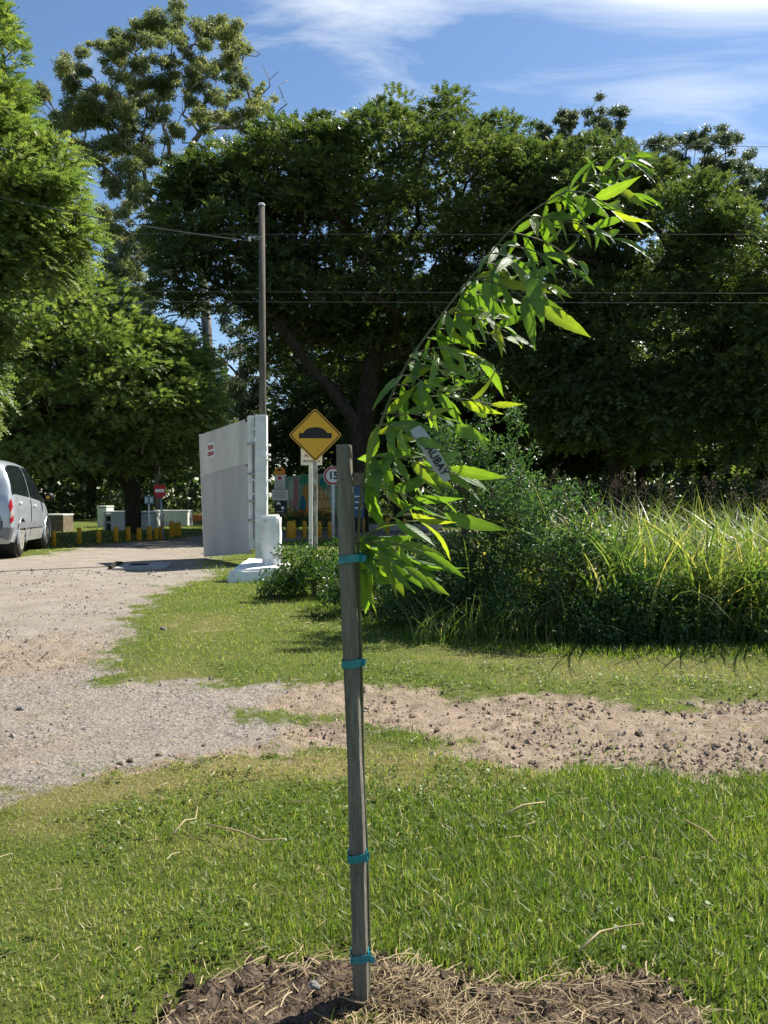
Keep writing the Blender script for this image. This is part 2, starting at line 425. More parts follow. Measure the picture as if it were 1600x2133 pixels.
DAMP = poly_world([(180, 1598), (330, 1568), (560, 1543), (650, 1538), (650, 1560), (500, 1570), (330, 1588), (200, 1612)])
TUFTS = [poly_world(p) for p in ([(450, 1480), (560, 1462), (700, 1470), (780, 1478), (770, 1500), (620, 1508), (470, 1500)], [(760, 1540), (900, 1560), (820, 1500), (730, 1510)])]
DRYP = [poly_world(p) for p in ([(360, 1290), (450, 1285), (490, 1305), (400, 1318)], [(0, 1650), (330, 1570), (800, 1545), (1100, 1590), (1250, 1610), (900, 1625), (400, 1640), (0, 1760)],
                                [(1130, 1590), (1230, 1575), (1290, 1600), (1200, 1612)], [(350, 1745), (520, 1735), (600, 1770), (420, 1790)], [(180, 1500), (300, 1480), (420, 1530), (260, 1545)],
                                [(240, 1380), (330, 1395), (560, 1418), (330, 1420)], [(780, 1340), (1600, 1370), (1600, 1420), (1100, 1430)])]
def inside(poly, x, y):
    c = np.zeros(x.shape, bool)
    x0, y0 = poly[-1]
    for x1, y1 in poly:
        cond = ((y1 > y) != (y0 > y)) & (x < (x0 - x1) * (y - y1) / ((y0 - y1) if y0 != y1 else 1e-9) + x1)
        c ^= cond
        x0, y0 = x1, y1
    return c
def soft(polys, x, y, k=0.018, seed=0, jag=0.022):
    if not isinstance(polys, list): polys = [polys]
    jx = (fbm(x * 5, y * 5, 3, seed + 40) - 0.5) * jag * 8 * np.maximum(y, 1.5) ** 0.5
    jy = (fbm(x * 5, y * 5, 3, seed + 80) - 0.5) * jag * 8 * np.maximum(y, 1.5) ** 0.5
    w = np.zeros(x.shape)
    offs = [(0, 0)] + [(math.cos(a), math.sin(a)) for a in np.linspace(0, 2 * math.pi, 7)[:-1]]
    r = k * np.maximum(y, 1)
    for p in polys:
        q = np.zeros(x.shape)
        for ox, oy in offs: q += inside(p, x + jx + ox * r, y + jy + oy * r * 1.5)
        w = np.maximum(w, q / len(offs))
    return w
def weights(x, y):
    rd = soft(ROAD, x, y, 0.022, 1, 0.03); tr = np.maximum(np.maximum(soft(TRACK, x, y, 0.026, 2, 0.03), 0.62 * soft(RED, x, y, 0.04, 8)), 0.9 * soft(DAMP, x, y, 0.012, 7, 0.03))
    tu = soft(TUFTS, x, y, 0.02, 3) * 0.75
    rd = rd * (1 - tu); tr = tr * (1 - tu)
    dry = np.maximum(soft(DRYP[:-1], x, y, 0.03, 4, 0.03), 0.4 * soft(DRYP[-1:], x, y, 0.03, 4, 0.03)) * (0.35 + 0.9 * fbm(x * 3.5, y * 3.5, 3, 5))
    return rd, tr, dry
def gz(x, y, rd, tr):
    z = 0.03 * (fbm(x * 0.6, y * 0.6, 3, 11) - 0.5)
    lump = fbm(x * 9, y * 9, 4, 21) - 0.5
    fine = fbm(x * 38, y * 38, 3, 22) - 0.5
    rut = np.sin((y - 0.12 * x) * 7.0 + 2 * fbm(x * 0.8, y * 0.8, 2, 23)) * 0.012
    near = np.clip((11 - y) / 5, 0, 1)
    z = z + tr * near * (0.065 * lump + 0.034 * fine + rut * 1.2 - 0.022)
    z = z + rd * near * (0.022 * lump + 0.016 * fine - 0.015)
    z = z + (1 - np.maximum(rd, tr)) * near * (0.02 * lump)
    return z
ys = [0.9]
while ys[-1] < 75: ys.append(ys[-1] * 1.0072 + 0.0005)
ys = np.array(ys)
us = np.linspace(-0.74, 0.74, 260)
GX = us[None, :] * (ys[:, None] + 1.2)
GY = np.repeat(ys[:, None], len(us), 1)
gx, gy = GX.ravel(), GY.ravel()
rd, tr, dry = weights(gx, gy)
gzv = gz(gx, gy, rd, tr)
nr, nc = GX.shape
idx = np.arange(nr * nc).reshape(nr, nc)
quads = np.stack([idx[:-1, :-1], idx[:-1, 1:], idx[1:, 1:], idx[1:, :-1]], -1).reshape(-1, 4)
qrd, qtr = rd[quads].mean(1), tr[quads].mean(1)
qx = GX.ravel()[quads].mean(1)
kind = np.where((qrd > 0.5) & ((qtr < 0.5) | (qx < -0.16 * GY.ravel()[quads].mean(1))), 1, np.where(qtr > 0.5, 2, 0))

def ground_material():
    m, n, l = nodes('ground')
    b = n['Principled BSDF']; b.inputs['Roughness'].default_value = 0.95; b.inputs['Specular IOR Level'].default_value = 0.08
    geo = n.new('ShaderNodeNewGeometry')
    def noise(scale, detail=6, rough=0.6):
        q = n.new('ShaderNodeTexNoise'); q.inputs['Scale'].default_value = scale; q.inputs['Detail'].default_value = detail; q.inputs['Roughness'].default_value = rough
        l.new(geo.outputs['Position'], q.inputs['Vector']); return q.outputs['Fac']
    def ramp(f, stops):
        r = n.new('ShaderNodeValToRGB')
        while len(r.color_ramp.elements) < len(stops): r.color_ramp.elements.new(0.5)
        for e, (p, c) in zip(r.color_ramp.elements, stops): e.position = p; e.color = (*c, 1)
        l.new(f, r.inputs[0]); return r.outputs[0]
    def mix(f, a, c):
        q = n.new('ShaderNodeMix'); q.data_type = 'RGBA'
        if isinstance(f, float): q.inputs['Factor'].default_value = f
        else: l.new(f, q.inputs['Factor'])
        l.new(a, q.inputs['A']); l.new(c, q.inputs['B']); return q.outputs['Result']
    def attr(nm):
        a = n.new('ShaderNodeAttribute'); a.attribute_name = nm; return a.outputs['Fac']
    def mth(op, a, c, clamp=False):
        q = n.new('ShaderNodeMath'); q.operation = op; q.use_clamp = clamp
        for i, v in enumerate((a, c)):
            if isinstance(v, (int, float)): q.inputs[i].default_value = v
            else: l.new(v, q.inputs[i])
        return q.outputs[0]
    lawn = ramp(noise(26, 8, 0.75), [(0.3, (0.045, 0.065, 0.014)), (0.5, (0.085, 0.115, 0.022)), (0.62, (0.13, 0.145, 0.035)), (0.75, (0.26, 0.22, 0.10))])
    lawn2 = ramp(noise(0.9, 5), [(0.3, (0.065, 0.10, 0.018)), (0.7, (0.135, 0.135, 0.04))])
    lawn = mix(0.4, lawn, lawn2)
    dryc = ramp(noise(34, 8, 0.75), [(0.3, (0.11, 0.095, 0.035)), (0.55, (0.22, 0.18, 0.08)), (0.75, (0.34, 0.28, 0.15))])
    vo = n.new('ShaderNodeTexVoronoi'); vo.inputs['Scale'].default_value = 78; l.new(geo.outputs['Position'], vo.inputs['Vector'])
    sx = n.new('ShaderNodeSeparateColor'); l.new(vo.outputs['Color'], sx.inputs[0])
    stones = ramp(sx.outputs[0], [(0.0, (0.10, 0.088, 0.078)), (0.3, (0.205, 0.178, 0.152)), (0.7, (0.275, 0.238, 0.200)), (1.0, (0.37, 0.33, 0.285))])
    dust = ramp(noise(2.2, 7, 0.65), [(0.35, (0.235, 0.203, 0.165)), (0.65, (0.325, 0.283, 0.235))])
    sp_ = n.new('ShaderNodeSeparateXYZ'); l.new(geo.outputs['Position'], sp_.inputs[0])
    worn = mth('MULTIPLY', mth('ADD', sp_.outputs[1], -4.5), 0.11, True)          # the drive is worn smooth towards the gate
    coarse = mth('ADD', mth('ADD', noise(1.3, 6, 0.7), mth('MULTIPLY', worn, -0.45)), 0.06)
    grav = mix(ramp(coarse, [(0.36, (0.12, 0.12, 0.12)), (0.62, (0.92, 0.92, 0.92))]), dust, stones)
    red = ramp(noise(0.7, 4), [(0.56, (0, 0, 0)), (0.70, (1, 1, 1))])
    redc = ramp(noise(20, 6), [(0.3, (0.20, 0.125, 0.08)), (0.7, (0.30, 0.20, 0.14))])
    grav = mix(mth('MULTIPLY', red, 0.6), grav, redc)
    dirt = ramp(noise(16, 8, 0.75), [(0.3, (0.14, 0.098, 0.068)), (0.46, (0.265, 0.204, 0.146)), (0.7, (0.385, 0.31, 0.232))])
    col = mix(attr('w_dry'), lawn, dryc)
    edge = mth('ADD', noise(14, 6, 0.7), -0.5)
    def crisp(a): return mth('ADD', mth('MULTIPLY', mth('ADD', mth('ADD', a, mth('MULTIPLY', edge, 1.9)), -0.5), 2.2), 0.5, True)
    col = mix(crisp(attr('w_road')), col, grav)
    col = mix(crisp(attr('w_track')), col, dirt)
    l.new(col, b.inputs['Base Color'])
    bp = n.new('ShaderNodeBump'); bp.inputs['Strength'].default_value = 0.9; bp.inputs['Distance'].default_value = 0.02
    hh = mth('ADD', noise(30, 8, 0.8), mth('MULTIPLY', vo.outputs['Distance'], 0.3))
    l.new(hh, bp.inputs['Height']); l.new(bp.outputs[0], b.inputs['Normal'])
    return m
M['ground'] = ground_material()
VG = np.stack([gx, gy, gzv], 1)
for k, nm in ((0, 'lawn'), (1, 'gravel_road'), (2, 'dirt_track')):
    q = quads[kind == k]
    used, inv = np.unique(q, return_inverse=True)
    o = link(nm, np_mesh(nm, VG[used], [inv.reshape(-1, 4)], M['ground'], True, {'w_road': rd[used], 'w_track': tr[used], 'w_dry': dry[used]}))
    setp(o, kind='structure')
mb = MB(); mb.add([(-700, -200, -0.12), (700, -200, -0.12), (700, 900, -0.12), (-700, 900, -0.12)], [(0, 1, 2, 3)])
setp(mb.build('terrain', solid('far meadow', (0.06, 0.085, 0.02), (0.10, 0.11, 0.035), 0.3, 0.95, 0.05)), kind='structure')

def height_at(x, y):
    x = np.atleast_1d(np.asarray(x, float)); y = np.atleast_1d(np.asarray(y, float))
    r, t, d = weights(x, y)
    return gz(x, y, r, t)

# dug earth round the stake
sxs = np.arange(-0.85, 1.15, 0.0075); sys_ = np.arange(1.2, 2.02, 0.0075)
SX, SY = np.meshgrid(sxs, sys_)
sx_, sy_ = SX.ravel(), SY.ravel()
ms = soft(BEDSOIL, sx_, sy_, 0.030, 6, 0.022)
c1 = fbm(sx_ * 14, sy_ * 14, 4, 31); c2 = np.abs(fbm(sx_ * 26, sy_ * 26, 4, 32) - 0.5) * 2
clodz = 0.046 * (c1 - 0.45) + 0.032 * (0.5 - c2) + 0.016 * (fbm(sx_ * 90, sy_ * 90, 2, 33) - 0.5)
sz_ = ms * (0.010 - 0.024 * np.exp(-((sx_ + 0.04) ** 2 + (sy_ - 1.66) ** 2) / 0.006) + clodz * np.clip(0.7 + (sy_ - 1.62) * 3.0, 0.45, 1.0)) - 0.06 * (1 - ms)
n1, n2 = SX.shape
ii = np.arange(n1 * n2).reshape(n1, n2)
sq = np.stack([ii[:-1, :-1], ii[:-1, 1:], ii[1:, 1:], ii[1:, :-1]], -1).reshape(-1, 4)
sq = sq[ms[sq].max(1) > 0.05]
used, inv = np.unique(sq, return_inverse=True)
M['soil'] = solid('dug earth', (0.045, 0.032, 0.024), (0.17, 0.125, 0.09), 30, 0.95, 0.05, 0.9, bscale=120, ramp=(0.35, 0.68))
o = link('soil_bed', np_mesh('soil_bed', np.stack([sx_, sy_, sz_], 1)[used], [inv.reshape(-1, 4)], M['soil'], True))
setp(o, kind='structure')

# ------------------------------------------------------------------ blades
def blades(x, y, z, h, w, lean, az, tint, curl=0.5, segs=2):
    """strips from base points; lean = tip shift / h ; az = lean azimuth"""
    n = len(x)
    face = az + math.pi / 2 + RNG.uniform(-0.9, 0.9, n)
    cx_, sx2 = np.cos(face), np.sin(face)
    V = np.zeros((n, 2 * segs + 1, 3))
    for k in range(segs + 1):
        t = k / segs
        off = lean * h * (t ** (1 + curl * 2)) if segs > 1 else lean * h * t
        zz = h * t * np.sqrt(np.clip(1 - (lean * t) ** 2 * 0.45, 0.05, 1))
        px_, py_, pz_ = x + np.cos(az) * off, y + np.sin(az) * off, z + zz
        ww = w * (1 - t ** 1.6) * 0.5
        if k == segs:
            V[:, 2 * segs] = np.stack([px_, py_, pz_], 1)
        else:
            V[:, 2 * k] = np.stack([px_ - cx_ * ww, py_ - sx2 * ww, pz_], 1)
            V[:, 2 * k + 1] = np.stack([px_ + cx_ * ww, py_ + sx2 * ww, pz_], 1)
    m = 2 * segs + 1
    tr_ = []
    for k in range(segs - 1):
        tr_ += [(2 * k, 2 * k + 1, 2 * k + 3), (2 * k, 2 * k + 3, 2 * k + 2)]
    tr_ += [(2 * segs - 2, 2 * segs - 1, 2 * segs)]
    T = (np.array(tr_)[None] + (np.arange(n) * m)[:, None, None]).reshape(-1, 3)
    return V.reshape(-1, 3), T, np.repeat(tint, m)
def join(parts):
    vs_, ts, at, o = [], [], [], 0
    for v, t, a in parts:
        vs_.append(v); ts.append(t + o); at.append(a); o += len(v)
    return np.concatenate(vs_), np.concatenate(ts), np.concatenate(at)
def scatter(n, y0, y1, half=0.68):
    y = np.sqrt(RNG.uniform(y0 * y0, y1 * y1, n)); x = RNG.uniform(-half, half, n) * (y + 0.3)
    return x, y
def blade_field(n, y0, y1, hfun, w, segs, tint_bias=0.0, keep_extra=None):
    x, y = scatter(n, y0, y1)
    r, t, d = weights(x, y)
    bed = soft(BEDSOIL, x, y, 0.016, 6, 0.012) if y0 < 2.5 else 0
    dens = np.maximum((1 - np.maximum(r, t)) ** 1.5, 0.05 * (fbm(x * 2.2, y * 2.2, 3, 57) > .56)) * (1 - bed * 0.985) * (1 - 0.35 * d)
    dens *= np.clip(0.45 + 1.1 * fbm(x * 4, y * 4, 3, 55), 0, 1)
    k = RNG.uniform(0, 1, n) < dens
    x, y, r, t, d = x[k], y[k], r[k], t[k], d[k]
    n = len(x)
    h = hfun(x, y) * RNG.uniform(0.45, 1.25, n) * (1 - 0.45 * d)
    tint = np.clip(RNG.normal(0.42, 0.17, n) + tint_bias + 0.42 * (fbm(x * 1.6, y * 1.6, 3, 56) - 0.5) + 0.25 * (fbm(x * 7, y * 7, 2, 60) - 0.5) + 0.33 * d + 0.10 * np.clip(-x / np.maximum(y, 1) + 0.05, 0, 0.5) * 4.2, 0, 1)
    pale = RNG.uniform(0, 1, n) < 0.09 + 0.12 * d
    tint = np.where(pale, RNG.uniform(0.85, 1.0, n), tint)
    lean = RNG.uniform(0.1, 0.95, n)
    az = RNG.uniform(0, 2 * math.pi, n)
    return blades(x, y, gz(x, y, r, t) - 0.004, h, w * RNG.uniform(0.7, 1.3, n) * np.maximum(1, (y / 6) ** 0.6), lean, az, tint, segs=segs)
def h_near(x, y):
    lush = np.clip(0.5 + x / np.maximum(y, 0.5) * 1.6 + (3.0 - y) * 0.25, 0, 1)
    return 0.020 + 0.036 * lush * np.clip(1.15 - (y - 1.6) * 0.28, 0.4, 1)
def h_mid(x, y): return 0.022 + 0.016 * fbm(x * 2, y * 2, 2, 58)
def h_far(x, y): return 0.035 + 0 * x
parts = [blade_field(150000, 1.35, 3.9, h_near, 0.0036, 2), blade_field(160000, 3.9, 11.5, h_mid, 0.0052, 2, 0.06), blade_field(60000, 11.5, 30, h_far, 0.013, 1, 0.08)]
# taller fringe along the hedge foot and round the plinth
def fringe(poly_line, n, spread, h0):
    pts = np.array([tuple(G(*p))[:2] for p in poly_line])
    seg = RNG.integers(0, len(pts) - 1, n); tt = RNG.uniform(0, 1, n)
    q = pts[seg] * (1 - tt[:, None]) + pts[seg + 1] * tt[:, None]
    x = q[:, 0] + RNG.normal(0, spread, n); y = q[:, 1] + RNG.normal(0, spread, n)
    return blades(x, y, np.full(n, -0.01), h0 * RNG.uniform(0.4, 1.4, n), np.full(n, 0.008), RNG.uniform(0.1, 0.8, n), RNG.uniform(0, 6.28, n), np.clip(RNG.normal(0.5, 0.16, n), 0, 1), segs=2)
parts += [fringe([(590, 1222), (660, 1262), (750, 1292), (850, 1312), (1000, 1347), (1250, 1362), (1640, 1352)], 5000, 0.10, 0.06),
          fringe([(430, 1172), (470, 1205), (530, 1216), (590, 1222)], 1300, 0.10, 0.07)]
V, T, A = join(parts)
setp(link('grass', np_mesh('grass', V, [T], M['grass'], False, {'tint': A})), 'short green grass of the lawn, drier and paler towards the tracks', kind='stuff')

x, y = scatter(9000, 1.5, 5.2)
r, t, d = weights(x, y); bed = soft(BEDSOIL, x, y, 0.02, 6, 0.012)
k = (np.maximum(r, t) + bed < 0.3) & (fbm(x * 2.6, y * 2.6, 3, 59) > 0.58); x, y = x[k], y[k]
x = np.repeat(x, 5); y = np.repeat(y, 5); n = len(x)
p_ = np.stack([x + RNG.normal(0, .008, n), y + RNG.normal(0, .008, n), RNG.uniform(.008, .035, n)], 1)
d_ = RNG.normal(0, 1, (n, 3)) * [1, 1, .35]; d_ = d_ / np.linalg.norm(d_, axis=1)[:, None]
s_ = np.stack([-d_[:, 1], d_[:, 0], RNG.normal(0, .3, n)], 1); L_ = RNG.uniform(.008, .02, n)[:, None]
V = np.stack([p_, p_ + d_ * L_ * .5 + s_ * L_ * .38, p_ + d_ * L_, p_ + d_ * L_ * .5 - s_ * L_ * .38], 1).reshape(-1, 3)
T = (np.array([(0, 1, 2), (0, 2, 3)])[None] + (np.arange(n) * 4)[:, None, None]).reshape(-1, 3)
setp(link('lawn_weeds', np_mesh('lawn_weeds', V, [T], M['grass'], False, {'tint': np.repeat(np.clip(RNG.normal(.35, .15, n), 0, 1), 4)})), 'small broad-leaved weeds growing among the lawn grass', kind='stuff')

# straw over the right of the dug bed, clippings over the lawn
def strands(x, y, z, length, az, w, rise, tint, segs=4, wob=0.22):
    n = len(x)
    V = np.zeros((n, 2 * (segs + 1), 3))
    a = az.copy(); px_, py_, pz_ = x.copy(), y.copy(), z.copy()
    up = RNG.uniform(0.15, 1, n)
    for k in range(segs + 1):
        t = k / segs
        nx, ny = -np.sin(a), np.cos(a)
        V[:, 2 * k] = np.stack([px_ - nx * w / 2, py_ - ny * w / 2, pz_ - up * w / 2], 1)
        V[:, 2 * k + 1] = np.stack([px_ + nx * w / 2, py_ + ny * w / 2, pz_ + up * w / 2], 1)
        a = a + RNG.normal(0, wob, n)
        px_ = px_ + np.cos(a) * length / segs; py_ = py_ + np.sin(a) * length / segs
        pz_ = pz_ + rise * length / segs * (1 - 1.7 * t)
    tr_ = []
    for k in range(segs): tr_ += [(2 * k, 2 * k + 1, 2 * k + 3), (2 * k, 2 * k + 3, 2 * k + 2)]
    T = (np.array(tr_)[None] + (np.arange(n) * 2 * (segs + 1))[:, None, None]).reshape(-1, 3)
    return V.reshape(-1, 3), T, np.repeat(tint, 2 * (segs + 1))
def soil_z(x, y):
    return np.maximum(sz_[np.clip(((y - sys_[0]) / 0.0075).astype(int), 0, n1 - 1) * n2 + np.clip(((x - sxs[0]) / 0.0075).astype(int), 0, n2 - 1)], 0)
STRAW = poly_world([(690, 2300), (700, 2110), (740, 2040), (765, 1990), (800, 1996), (835, 2045), (950, 2066), (1080, 2090), (1250, 2080), (1380, 2108), (1480, 2165), (1460, 2300)])
x = RNG.uniform(-0.3, 0.95, 22000); y = RNG.uniform(1.25, 1.95, 22000)
k = RNG.uniform(0, 1, len(x)) < soft(STRAW, x, y, 0.03, 9, 0.02) * np.clip(fbm(x * 8, y * 8, 3, 61) * 2.6 - 0.75, 0.04, 1) * 0.62
x, y = x[k], y[k]; n = len(x)
sp = [strands(x, y, soil_z(x, y) + 0.001 + RNG.uniform(0, 0.014, n), RNG.uniform(0.015, 0.08, n), RNG.uniform(0, 6.28, n), RNG.uniform(0.0006, 0.0017, n), RNG.normal(0.02, 0.2, n), np.clip(RNG.normal(0.55, 0.25, n), 0, 1))]
x = RNG.uniform(-0.7, 0.95, 2600); y = RNG.uniform(1.3, 2.0, 2600)
k = RNG.uniform(0, 1, 2600) < soft(BEDSOIL, x, y, 0.02, 6); x, y = x[k], y[k]; n = len(x)
sp.append(strands(x, y, soil_z(x, y) + 0.006, RNG.uniform(0.015, 0.07, n), RNG.uniform(0, 6.28, n), RNG.uniform(0.0012, 0.0026, n), RNG.normal(0.05, 0.3, n), np.clip(RNG.normal(0.5, 0.25, n), 0, 1)))
SOILT = (sx_, sy_, sz_)
setp(link('straw', np_mesh('straw', *[(a, [b]) for a, b, c in [join(sp)]][0], M['straw'], False, {'tint': join(sp)[2]})), 'dry straw strewn over the dug earth right of the stake', kind='stuff')
x, y = scatter(5200, 1.6, 9)
r, t, d = weights(x, y); bed = soft(BEDSOIL, x, y, 0.016, 6, 0.012)
k = bed < 0.1; x, y, r, t = x[k], y[k], r[k], t[k]; n = len(x)
v, T, a = strands(x, y, gz(x, y, r, t) + 0.02 * (1 - np.maximum(r, t)) + 0.006, RNG.uniform(0.012, 0.055, n) * (1 + (RNG.uniform(0, 1, n) < .06)), RNG.uniform(0, 6.28, n), RNG.uniform(0.001, 0.003, n), RNG.normal(0, 0.12, n), np.clip(RNG.normal(0.6, 0.25, n), 0, 1))
setp(link('dry_clippings', np_mesh('dry_clippings', v, [T], M['straw'], False, {'tint': a})), 'pale dry grass clippings scattered over lawn and tracks', kind='stuff')
# the few long dry stems one can make out on the lawn
for (pts, lab) in (([(360, 1762), (385, 1742), (408, 1728), (412, 1712)], 'curved dry stem lying on the lawn left of the stake'),
                   ([(430, 1740), (500, 1766), (545, 1775), (592, 1782)], 'branched dry grass stem lying flat nearest the stake on the left lawn'),
                   ([(1205, 2015), (1250, 1985), (1298, 1960), (1340, 1968)], 'bent dry stem leaning over the rim of the dug bed at right'),
                   ([(1045, 1722), (1090, 1708), (1135, 1692)], 'straight pale stem on the lawn right of the stake'),
                   ([(1425, 1730), (1470, 1765), (1498, 1785)], 'thin straw stem in the lush grass at far right')):
    b = MB(); q = [G(*p) + Vector((0, 0, 0.05 if py_i % 2 else 0.035)) for py_i, p in enumerate(pts)]
    b.tube(q, [0.0030, 0.0026, 0.0022, 0.0012][:len(q)], 5)
    setp(b.build('dry_stem', M['paper'] if False else M['straw'], None, True), lab, 'stem', 'dry stems on the lawn')
    at = bpy.data.objects[-1] if False else None
for o in [q for q in COL.objects if q.name.startswith('dry_stem')]:
    at = o.data.attributes.new('tint', 'FLOAT', 'POINT'); at.data.foreach_set('value', [0.9] * len(o.data.vertices))

# gravel stones, as one mass; clods and bigger stones singly
def pebbles(x, y, z, s, tint):
    n = len(x)
    base = np.array([(1, 0, 0), (0, 1, 0), (-1, 0, 0), (0, -1, 0), (0.1, 0.1, 0.75), (0, 0, -0.5)])
    F = np.array([(0, 1, 4), (1, 2, 4), (2, 3, 4), (3, 0, 4)])
    a = RNG.uniform(0, 6.28, n)
    B = base[None] * (1 + RNG.uniform(-0.35, 0.35, (n, 6, 3))) * s[:, None, None]
    V = np.stack([B[..., 0] * np.cos(a)[:, None] - B[..., 1] * np.sin(a)[:, None], B[..., 0] * np.sin(a)[:, None] + B[..., 1] * np.cos(a)[:, None], B[..., 2]], -1)
    V += np.stack([x, y, z], 1)[:, None]
    T = (F[None] + (np.arange(n) * 6)[:, None, None]).reshape(-1, 3)
    return V.reshape(-1, 3), T, np.repeat(tint, 6)
x, y = scatter(90000, 2.6, 12)
r, t, d = weights(x, y)
k = RNG.uniform(0, 1, len(x)) < np.maximum(r, t * 0.55) * np.clip(fbm(x * 1.7, y * 1.7, 3, 71) * 3.0 - 1.0, 0.08, 1) * np.clip(1.25 - (y - 3.5) / 4.5, 0.10, 1)
x, y, r, t = x[k], y[k], r[k], t[k]; n = len(x)
s = np.clip(RNG.lognormal(-5.35, 0.45, n), 0.002, 0.022) * np.maximum(1, y / 5)
v, T, a = pebbles(x, y, gz(x, y, r, t) + s * 0.15, s, np.clip(RNG.normal(0.5, 0.28, n), 0, 1))
setp(link('gravel', np_mesh('gravel', v, [T], M['pebble'], False, {'tint': a})), 'loose grey gravel stones lying on the road and track', kind='stuff')

x, y = scatter(60000, 2.9, 6.5)
r, t, d = weights(x, y)
k = RNG.uniform(0, 1, len(x)) < t ** 2 * np.clip(fbm(x * 3.1, y * 3.1, 3, 73) * 3.4 - 1.25, 0.05, 1)
x, y, r, t = x[k], y[k], r[k], t[k]; n = len(x)
s = np.clip(RNG.lognormal(-5.15, 0.5, n), 0.003, 0.022)
v, T, a = pebbles(x, y, gz(x, y, r, t) + s * 0.1, s, np.clip(RNG.normal(0.5, 0.28, n), 0, 1))
M['crumb'] = leafy('earth crumbs', [(0.0, (0.14, 0.095, 0.068)), (0.5, (0.26, 0.19, 0.142)), (1.0, (0.37, 0.295, 0.23))], (0, 0, 0), 0.0, 0.95, 0.05)
setp(link('earth_crumbs', np_mesh('earth_crumbs', v, [T], M['crumb'], False, {'tint': a})), 'crumbled reddish earth churned up on the dirt track', kind='stuff')

x = RNG.uniform(-0.8, 1.1, 9000); y = RNG.uniform(1.25, 2.02, 9000)
k = RNG.uniform(0, 1, 9000) < soft(BEDSOIL, x, y, 0.05, 6, 0.03) * np.clip(fbm(x * 9, y * 9, 3, 77) * 2.4 - 0.5, 0.1, 1); x, y = x[k], y[k]; n = len(x)
gi = np.clip(((y - sys_[0]) / 0.0075).astype(int), 0, n1 - 1) * n2 + np.clip(((x - sxs[0]) / 0.0075).astype(int), 0, n2 - 1)
s = np.clip(RNG.lognormal(-5.6, 0.5, n), 0.002, 0.013)
v, T, a = pebbles(x, y, np.maximum(sz_[gi], 0) + s * 0.2, s, np.clip(RNG.normal(0.4, 0.28, n), 0, 1))
M['soil_crumb'] = leafy('soil crumbs', [(0.0, (0.04, 0.028, 0.02)), (0.5, (0.10, 0.073, 0.053)), (1.0, (0.22, 0.17, 0.125))], (0, 0, 0), 0.0, 0.95, 0.05)
setp(link('soil_crumbs', np_mesh('soil_crumbs', v, [T], M['soil_crumb'], False, {'tint': a})), 'loose dark crumbs of dug soil round the stake', kind='stuff')

def rock_mesh(name, mat, seed):
    import bmesh
    bm = bmesh.new(); bmesh.ops.create_icosphere(bm, subdivisions=3, radius=1.0)
    rr = random.Random(seed); k1 = [rr.uniform(0, 9) for _ in range(6)]
    for q in bm.verts:
        c = q.co.copy()
        f = 1 + 0.28 * math.sin(2.3 * c.x + k1[0]) * math.sin(2.7 * c.y + k1[1]) + 0.16 * math.sin(5.1 * c.z + k1[2]) * math.sin(4.3 * c.x + k1[3]) + 0.10 * math.sin(11 * c.x + k1[4]) * math.sin(9 * c.y + k1[5]) * math.sin(10 * c.z) + rr.uniform(-0.09, 0.09)
        q.co = Vector((c.x * f, c.y * f * 0.8, max(c.z, -0.5) * f * 0.62))
    me = bpy.data.meshes.new(name); bm.to_mesh(me); bm.free(); me.materials.append(mat); return me
clods = [rock_mesh('dirt_clod', M['clod'], s) for s in range(4)]
stones = [rock_mesh('grey_stone', M['stone'], s + 10) for s in range(3)]
clod_px = [(1562, 1634 - 28, 15), (1362, 1572, 14), (1420, 1573, 9), (1095, 1450, 11), (1150, 1545, 9), (985, 1545, 8), (940, 1550, 9), (1055, 1540, 8), (1210, 1490, 8), (1330, 1520, 8), (1490, 1545, 8), (1545, 1590, 9),
           (1580, 1608, 12), (1440, 1500, 7), (910, 1520, 7), (860, 1480, 7), (1010, 1510, 8), (1180, 1570, 7), (1275, 1585, 8), (1120, 1500, 8), (890, 1545, 8), (1390, 1475, 8), (1480, 1480, 6), (1575, 1480, 7), (780, 1450, 6),
           (820, 1455, 7), (1250, 1530, 7), (1070, 1470, 7), (1310, 1580, 8), (1500, 1600, 8), (960, 1480, 7), (1230, 1460, 7), (330, 1565, 7), (270, 1578, 9), (425, 1545, 6), (540, 1535, 6), (250, 1583, 7)]
for i, (a, b_, s) in enumerate(clod_px):
    g = G(a, b_); o = link('dirt_clod', clods[i % 4]); r_ = S(s, g.y)
    o.location = (g.x, g.y, float(height_at(g.x, g.y)[0]) + r_ * 0.18); o.scale = (r_, r_ * 0.9, r_ * random.uniform(0.75, 1.1)); o.rotation_euler = (0, 0, random.uniform(0, 6.28))
    setp(o, 'brown earth clod lying on the churned dirt track', 'clod', 'earth clods on the dirt track')
for i, (a, b_, s, lab) in enumerate([(1437, 1462, 8, 'pale stone at the far rim of the dirt track below the tall grass'), (42, 1470, 9, 'dark stone on the gravel at the left edge of the frame'), (340, 1312, 7, 'small dark lump on the green grass island'),
                                     (655, 2090, 13, 'grey stone in the dug earth just left of the stake')]):
    g = G(a, b_); o = link('grey_stone', stones[i % 3]); r_ = S(s, g.y)
    o.location = (g.x, g.y, float(height_at(g.x, g.y)[0]) + r_ * 0.3 + (0.03 if i == 3 else 0)); o.scale = (r_, r_, r_); setp(o, lab, 'stone', 'loose stones on the ground')
